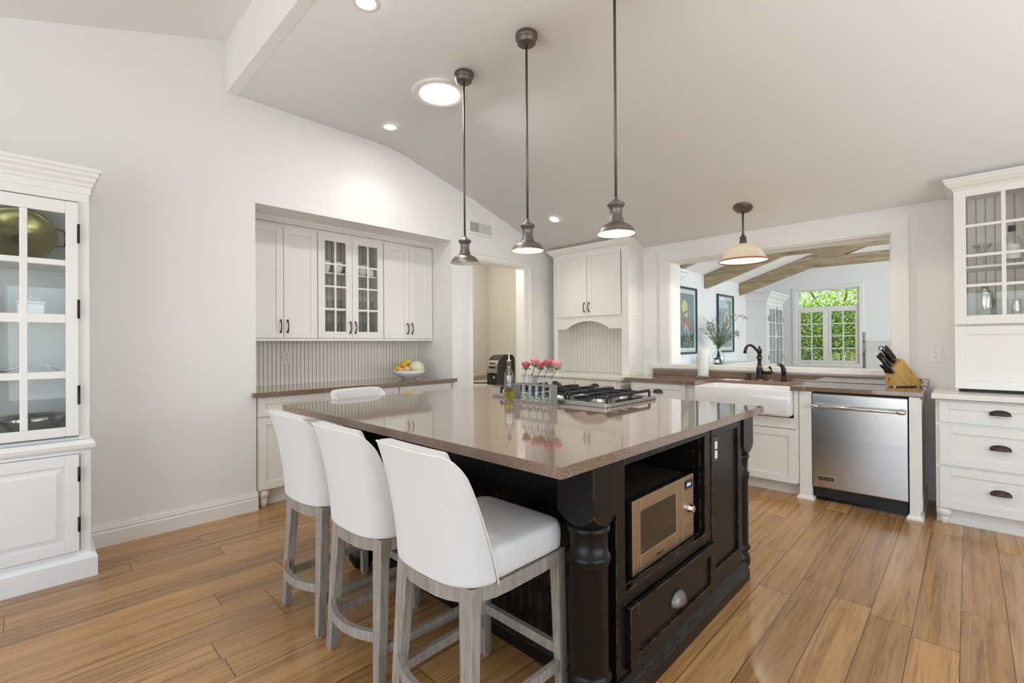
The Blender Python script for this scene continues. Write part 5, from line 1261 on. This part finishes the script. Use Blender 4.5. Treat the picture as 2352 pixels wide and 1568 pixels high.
# ------------------------------------------------------------------ counter stools
def outline(hw, yf, ys, br, n=14, pw=.75):
    """plan of the seat: straight sides, rounded rear. From the front left round the rear to the front right"""
    P = [(-hw*.97, yf), (-hw, yf*.4), (-hw, ys)]
    for i in range(1, n):
        a = PI*i/n; P.append((-hw*math.copysign(abs(math.cos(a))**pw, math.cos(a)), ys-br*math.sin(a)**pw))
    return P+[(hw, ys), (hw, yf*.4), (hw*.97, yf)]
def stool(label):
    t = thing('counter_stool', label, 'stool', (0, 0, 0), 0, 'upholstered counter stools at the island')
    o1 = outline(.212, .215, -.06, .185); o2 = outline(.182, .188, -.055, .155)
    n = len(o1)
    m = MB().rings([[(x, y, .512) for x, y in o1], [(x, y, .556) for x, y in o1], [(x, y, .556) for x, y in o2], [(x, y, .512) for x, y in o2], [(x, y, .512) for x, y in o1]], False, False, False, False)
    for q in (0, n-1): m.add([(*o1[q], .512), (*o1[q], .556), (*o2[q], .556), (*o2[q], .512)], [(0, 1, 2, 3)])
    m.box(-.2055, .2055, .187, .215, .512, .556)
    obj('seat_frame', m, 'stoolwood', t, bevel=.002)
    for s in (-1, 1):
        obj('leg', MB().bar((s*.1885, .1965, .5566), (s*.198, .208, .006), .040, .040, (0, 1, 0), .030, .034), 'stoolwood', t, bevel=.002)
        obj('leg', MB().bar((s*.166, -.186, .5566), (s*.192, -.214, .006), .060, .040, (0, 1, 0), .038, .032), 'stoolwood', t, bevel=.002)
        g = MB()
        for (x, y) in ((s*.198, .208), (s*.192, -.214)): g.lathe([(.012, 0), (.013, .004), (.011, .0065)], (x, y, 0), 12)
        obj('glide', g, 'plastic', t)
        obj('stretcher', MB().bar((s*.196, .19, .155), (s*.187, -.20, .155), .022, .034), 'stoolwood', t, bevel=.002)
    obj('stretcher', MB().bar((-.18, .203, .20), (.18, .203, .20), .024, .036), 'stoolwood', t, bevel=.002)
    R = []
    for i in range(13):
        u = -1+2*i/12; x = .178*u; y = -.208-.055*(1-u*u); nx = Vector((.11*u*-1, 1, 0)).normalized() if False else Vector((-.30*u, 1, 0)).normalized()
        R.append([(x+nx.x*a, y+nx.y*a, z) for a, z in ((-.012, .188), (.012, .188), (.012, .224), (-.012, .224))])
    obj('stretcher', MB().rings(R, True, True, True, False), 'stoolwood', t, bevel=.0015)
    # seat cushion
    def seat_ring(s, z): return [(x*s, (y-.02)*s+.02, z) for x, y in rrect(-.209, .209, -.195, .222, .055, 6)]
    m = MB().rings([seat_ring(.99, .558), seat_ring(1.01, .563), seat_ring(1.022, .60), seat_ring(1.018, .635), seat_ring(.985, .652), seat_ring(.93, .657), seat_ring(.75, .662), seat_ring(.4, .666), seat_ring(.1, .667)], True, True, True, True)
    obj('seat_cushion', m, 'fabric', t, sub=1)
    # wrap-round back
    def back(u, v):
        # the two upper corners are rounded: square patch -> quarter disc
        uc, vc = .62, .84
        p_, q_ = max(0, (abs(u)-uc)/(1-uc)), max(0, (v-vc)/(1-vc))
        if p_ > 0: u = math.copysign(uc+(1-uc)*p_*math.sqrt(1-q_*q_/2), u)
        if q_ > 0: v = vc+(1-vc)*q_*math.sqrt(1-p_*p_/2)
        z = .558+(.968-.558)*v-.012*u*u*v
        ye = -.118-.045*v-.098*v**2.2            # where the wings end
        b = .137*(1-v)+.062*v; w = .220-.014*v
        a = u*PI/2; pw = .72
        x = w*math.copysign(abs(math.sin(a))**pw, u); y = ye-b*math.cos(a)**.8-.012*math.sin(PI*v)
        return Vector((x*(1-.035*max(0, v-.8)*5*abs(u)), y, z))
    us = [-1, -.965]+[-.92+1.84*i/20 for i in range(21)]+[.965, 1]; vs2 = [0]+[.04+.88*j/12 for j in range(13)]+[.965, 1]
    NU, NV = len(us)-1, len(vs2)-1
    out = [[back(u, v) for v in vs2] for u in us]
    def inward(i, j):
        t = out[min(i+1, NU)][j]-out[max(i-1, 0)][j]; n = Vector((-t.y, t.x, 0)).normalized()
        return n
    # thickness: measured square to the curve in plan, thinner where the rim rolls over
    inn = [[out[i][j]+inward(i, max(0, min(j, NV-2)))*.056+Vector((0, 0, (.003-.030*max(0, abs(us[i])-.55)*2.2)*max(0, vs2[j]-.8)*5)) for j in range(NV+1)] for i in range(NU+1)]
    m = MB(); no = (NU+1)*(NV+1); vv = [p for r in out for p in r]+[p for r in inn for p in r]; f = []
    I = lambda i, j, k=0: k*no+i*(NV+1)+j
    for i in range(NU):
        for j in range(NV):
            f.append((I(i, j), I(i+1, j), I(i+1, j+1), I(i, j+1))); f.append((I(i, j, 1), I(i, j+1, 1), I(i+1, j+1, 1), I(i+1, j, 1)))
        f.append((I(i, 0), I(i, 0, 1), I(i+1, 0, 1), I(i+1, 0))); f.append((I(i, NV), I(i+1, NV), I(i+1, NV, 1), I(i, NV, 1)))
    for j in range(NV):
        f.append((I(0, j), I(0, j+1), I(0, j+1, 1), I(0, j, 1))); f.append((I(NU, j), I(NU, j, 1), I(NU, j+1, 1), I(NU, j+1)))
    m.add(vv, f, True)
    bk = obj('backrest', m, 'fabric', t, sub=2)
    edge = [out[0][j] for j in range(NV+1)]+[out[i][NV] for i in range(1, NU)]+[out[NU][j] for j in range(NV, -1, -1)]
    # the welt sits just in from the edge, on the rear face
    edge = [Vector((p.x*.985, p.y+.002, p.z-.0045)) for p in edge]
    obj('piping', MB().tube(edge, .0032, 6), 'piping', bk)
    return t
s0 = stool('nearest of the three white stools along the island, beside the near black post')
s0.location = (-1.235, 1.10, 0)
dup(s0, (-1.738, 1.10, 0), 0, 'middle of the three white upholstered stools along the island')
dup(s0, (-2.236, 1.10, 0), 0, 'farthest left of the three white stools along the island')
dup(s0, (-2.835, 1.625, 0), -PI/2, 'white stool behind the island worktop, only its back rim showing')

# ------------------------------------------------------------------ lamps
def pendant(label, x, y, on):
    t = thing('pendant_lamp', label, 'pendant lamp', (x, y, 1.84), 0, 'pendants over the island')
    obj('canopy', MB().lathe([(0, 1.324), (.064, 1.324), (.067, 1.318), (.067, 1.296), (.062, 1.29), (.058, 1.288), (.056, 1.266), (.048, 1.26), (.012, 1.258), (0, 1.256)], n=32, cap0=False, cap1=False), 'pewter2', t)
    obj('rod', MB().lathe([(.007, .19), (.007, 1.262)], n=14), 'pewter2', t)
    obj('socket_cover', MB().lathe([(0, .196), (.007, .194), (.010, .182), (.022, .168), (.042, .158), (.046, .152), (.045, .149), (.036, .135), (.031, .132), (.031, .088), (.034, .086), (.034, .078), (.036, .076)], n=32, cap0=False, cap1=False), 'pewter', t)
    obj('shade', MB().lathe([(.033, .082), (.036, .075), (.041, .058), (.048, .05), (.068, .043), (.084, .030), (.094, .014), (.0985, 0), (.1, -.001)], n=48, cap0=False, cap1=False), 'pewter', t)
    obj('shade_lining', MB().lathe([(.031, .078), (.039, .056), (.047, .047), (.067, .040), (.082, .028), (.092, .013), (.097, 0)], n=48, cap0=False, cap1=False), 'shade_in', t)
    obj('bulb', MB().lathe([(.012, .06), (.014, .045), (.022, .03), (.026, .015), (.022, -.001), (.012, -.008), (0, -.010)], n=20), 'bulb_on' if on else 'bulb_off', t)
    if on: lamp('pendant_light', 'SPOT', (x, y, 1.822), 9, WARM, (0, 0, -1), spot=150, blend=.6, radius=.03)
    return t
pendant('farthest left of the three metal pendants, its bulb unlit', -2.517, 2.123, False)
pendant('middle metal pendant over the island with a lit bulb', -1.925, 2.123, True)
pendant('right hand metal pendant over the island, hanging largest', -1.306, 2.123, True)
def ceil_z(y):
    for (a, b), (c, d) in zip(prof, prof[1:]):
        if a <= y <= c: return b+(d-b)*(y-a)/(c-a)
px_, py_ = -1.478, 4.57
zc = ceil_z(py_)
t = thing('sink_pendant_lamp', 'bronze pendant with domed opal glass shade over the sink', 'pendant lamp', (px_, py_, 2.02))
tilt = Matrix.Rotation(math.atan(-.366), 4, 'X')
obj('canopy', MB().lathe([(.082, 0), (.082, -.006), (.074, -.018), (.05, -.032), (.018, -.042), (0, -.043)], n=32).xf(Matrix.Translation((0, 0, zc-2.02-.001)) @ tilt), 'pewter2', t)
obj('rod', MB().lathe([(.008, .245), (.0085, .25), (.0085, zc-2.02-.03)], n=14).lathe([(.006, .225), (.013, .232), (.015, .24), (.013, .248), (.007, .254)], n=16), 'pewter2', t)
obj('socket_cover', MB().lathe([(0, .226), (.022, .224), (.028, .216), (.028, .178), (.031, .175), (.031, .160), (.034, .152), (0, .152)], n=28), 'pewter2', t)
obj('glass_shade', MB().lathe([(.030, .155), (.055, .152), (.09, .140), (.125, .118), (.150, .090), (.168, .058), (.182, .03), (.200, .008), (.208, .0), (.206, -.003), (.196, .004), (.178, .026), (.164, .054), (.146, .086), (.121, .114), (.088, .135), (.055, .147), (.03, .150)], n=56, cap0=False, cap1=False), 'opal', t)
obj('shade_rim', MB().lathe([(.203, .006), (.211, .003), (.213, -.003), (.209, -.009), (.202, -.006)], n=56, cap0=False, cap1=False), 'copper', t)
obj('bulb', MB().lathe([(.014, .135), (.016, .115), (.027, .095), (.032, .075), (.029, .055), (.017, .041), (0, .037)], n=20), 'bulb_on', t)
lamp('sink_pendant_light', 'POINT', (px_, py_, 2.034), 22, WARM, radius=.02)

def downlight(label, x, y, power, r=.052):
    z = ceil_z(y); sl = 0.0 if y < 2.25 else math.atan(-.366) if y > 3.6 else math.atan(-.15)
    t = thing('recessed_light', label, 'ceiling light', (x, y, z), 0, 'recessed ceiling lights')
    t.rotation_euler = (sl, 0, 0)
    obj('trim_ring', MB().lathe([(r*1.0, -.001), (r*1.02, -.006), (r*1.35, -.006), (r*1.48, -.002), (r*1.48, 0)], n=36, cap0=False, cap1=False), 'trim', t)
    obj('lens', MB().lathe([(0, -.003), (r*1.01, -.003)], n=36, cap0=False, cap1=False), 'downlight', t)
    lamp('ceiling_spot_beam', 'SPOT', (x, y, z-.03), power, (1, .93, .86), (0, .0, -1), spot=115, blend=.9, radius=.05)
    return t
downlight('round recessed ceiling light at the top edge of the photo', -2.371, 1.30, 18)
downlight('small recessed ceiling light near the alcove wall', -3.592, 2.192, 11)
downlight('small recessed ceiling light above the hood cabinet', -3.337, 4.128, 14)
for x, y in ((-.2, 1.3), (.6, 3.0)): lamp('ceiling_spot_beam', 'SPOT', (x, y, 2.95), 22, (1, .95, .90), (0, 0, -1), spot=120, blend=.9, radius=.05)  # extra spots out of view, added without any fitting
t = thing('tubular_skylight', 'large round white skylight diffuser in the ceiling over the island', 'skylight', (-2.846, 2.163, 3.165))
obj('trim_ring', MB().lathe([(.150, -.004), (.152, -.012), (.19, -.016), (.205, -.012), (.208, 0)], n=56, cap0=False, cap1=False), 'trim', t)
obj('diffuser', MB().lathe([(0, -.012), (.08, -.011), (.152, -.006)], n=56, cap0=False, cap1=False), 'suntube', t)
l = lamp('skylight_light', 'AREA', (-2.846, 2.163, 3.14), 16, (1, .98, .95), (0, 0, -1), .27); l.data.shape = 'DISK'
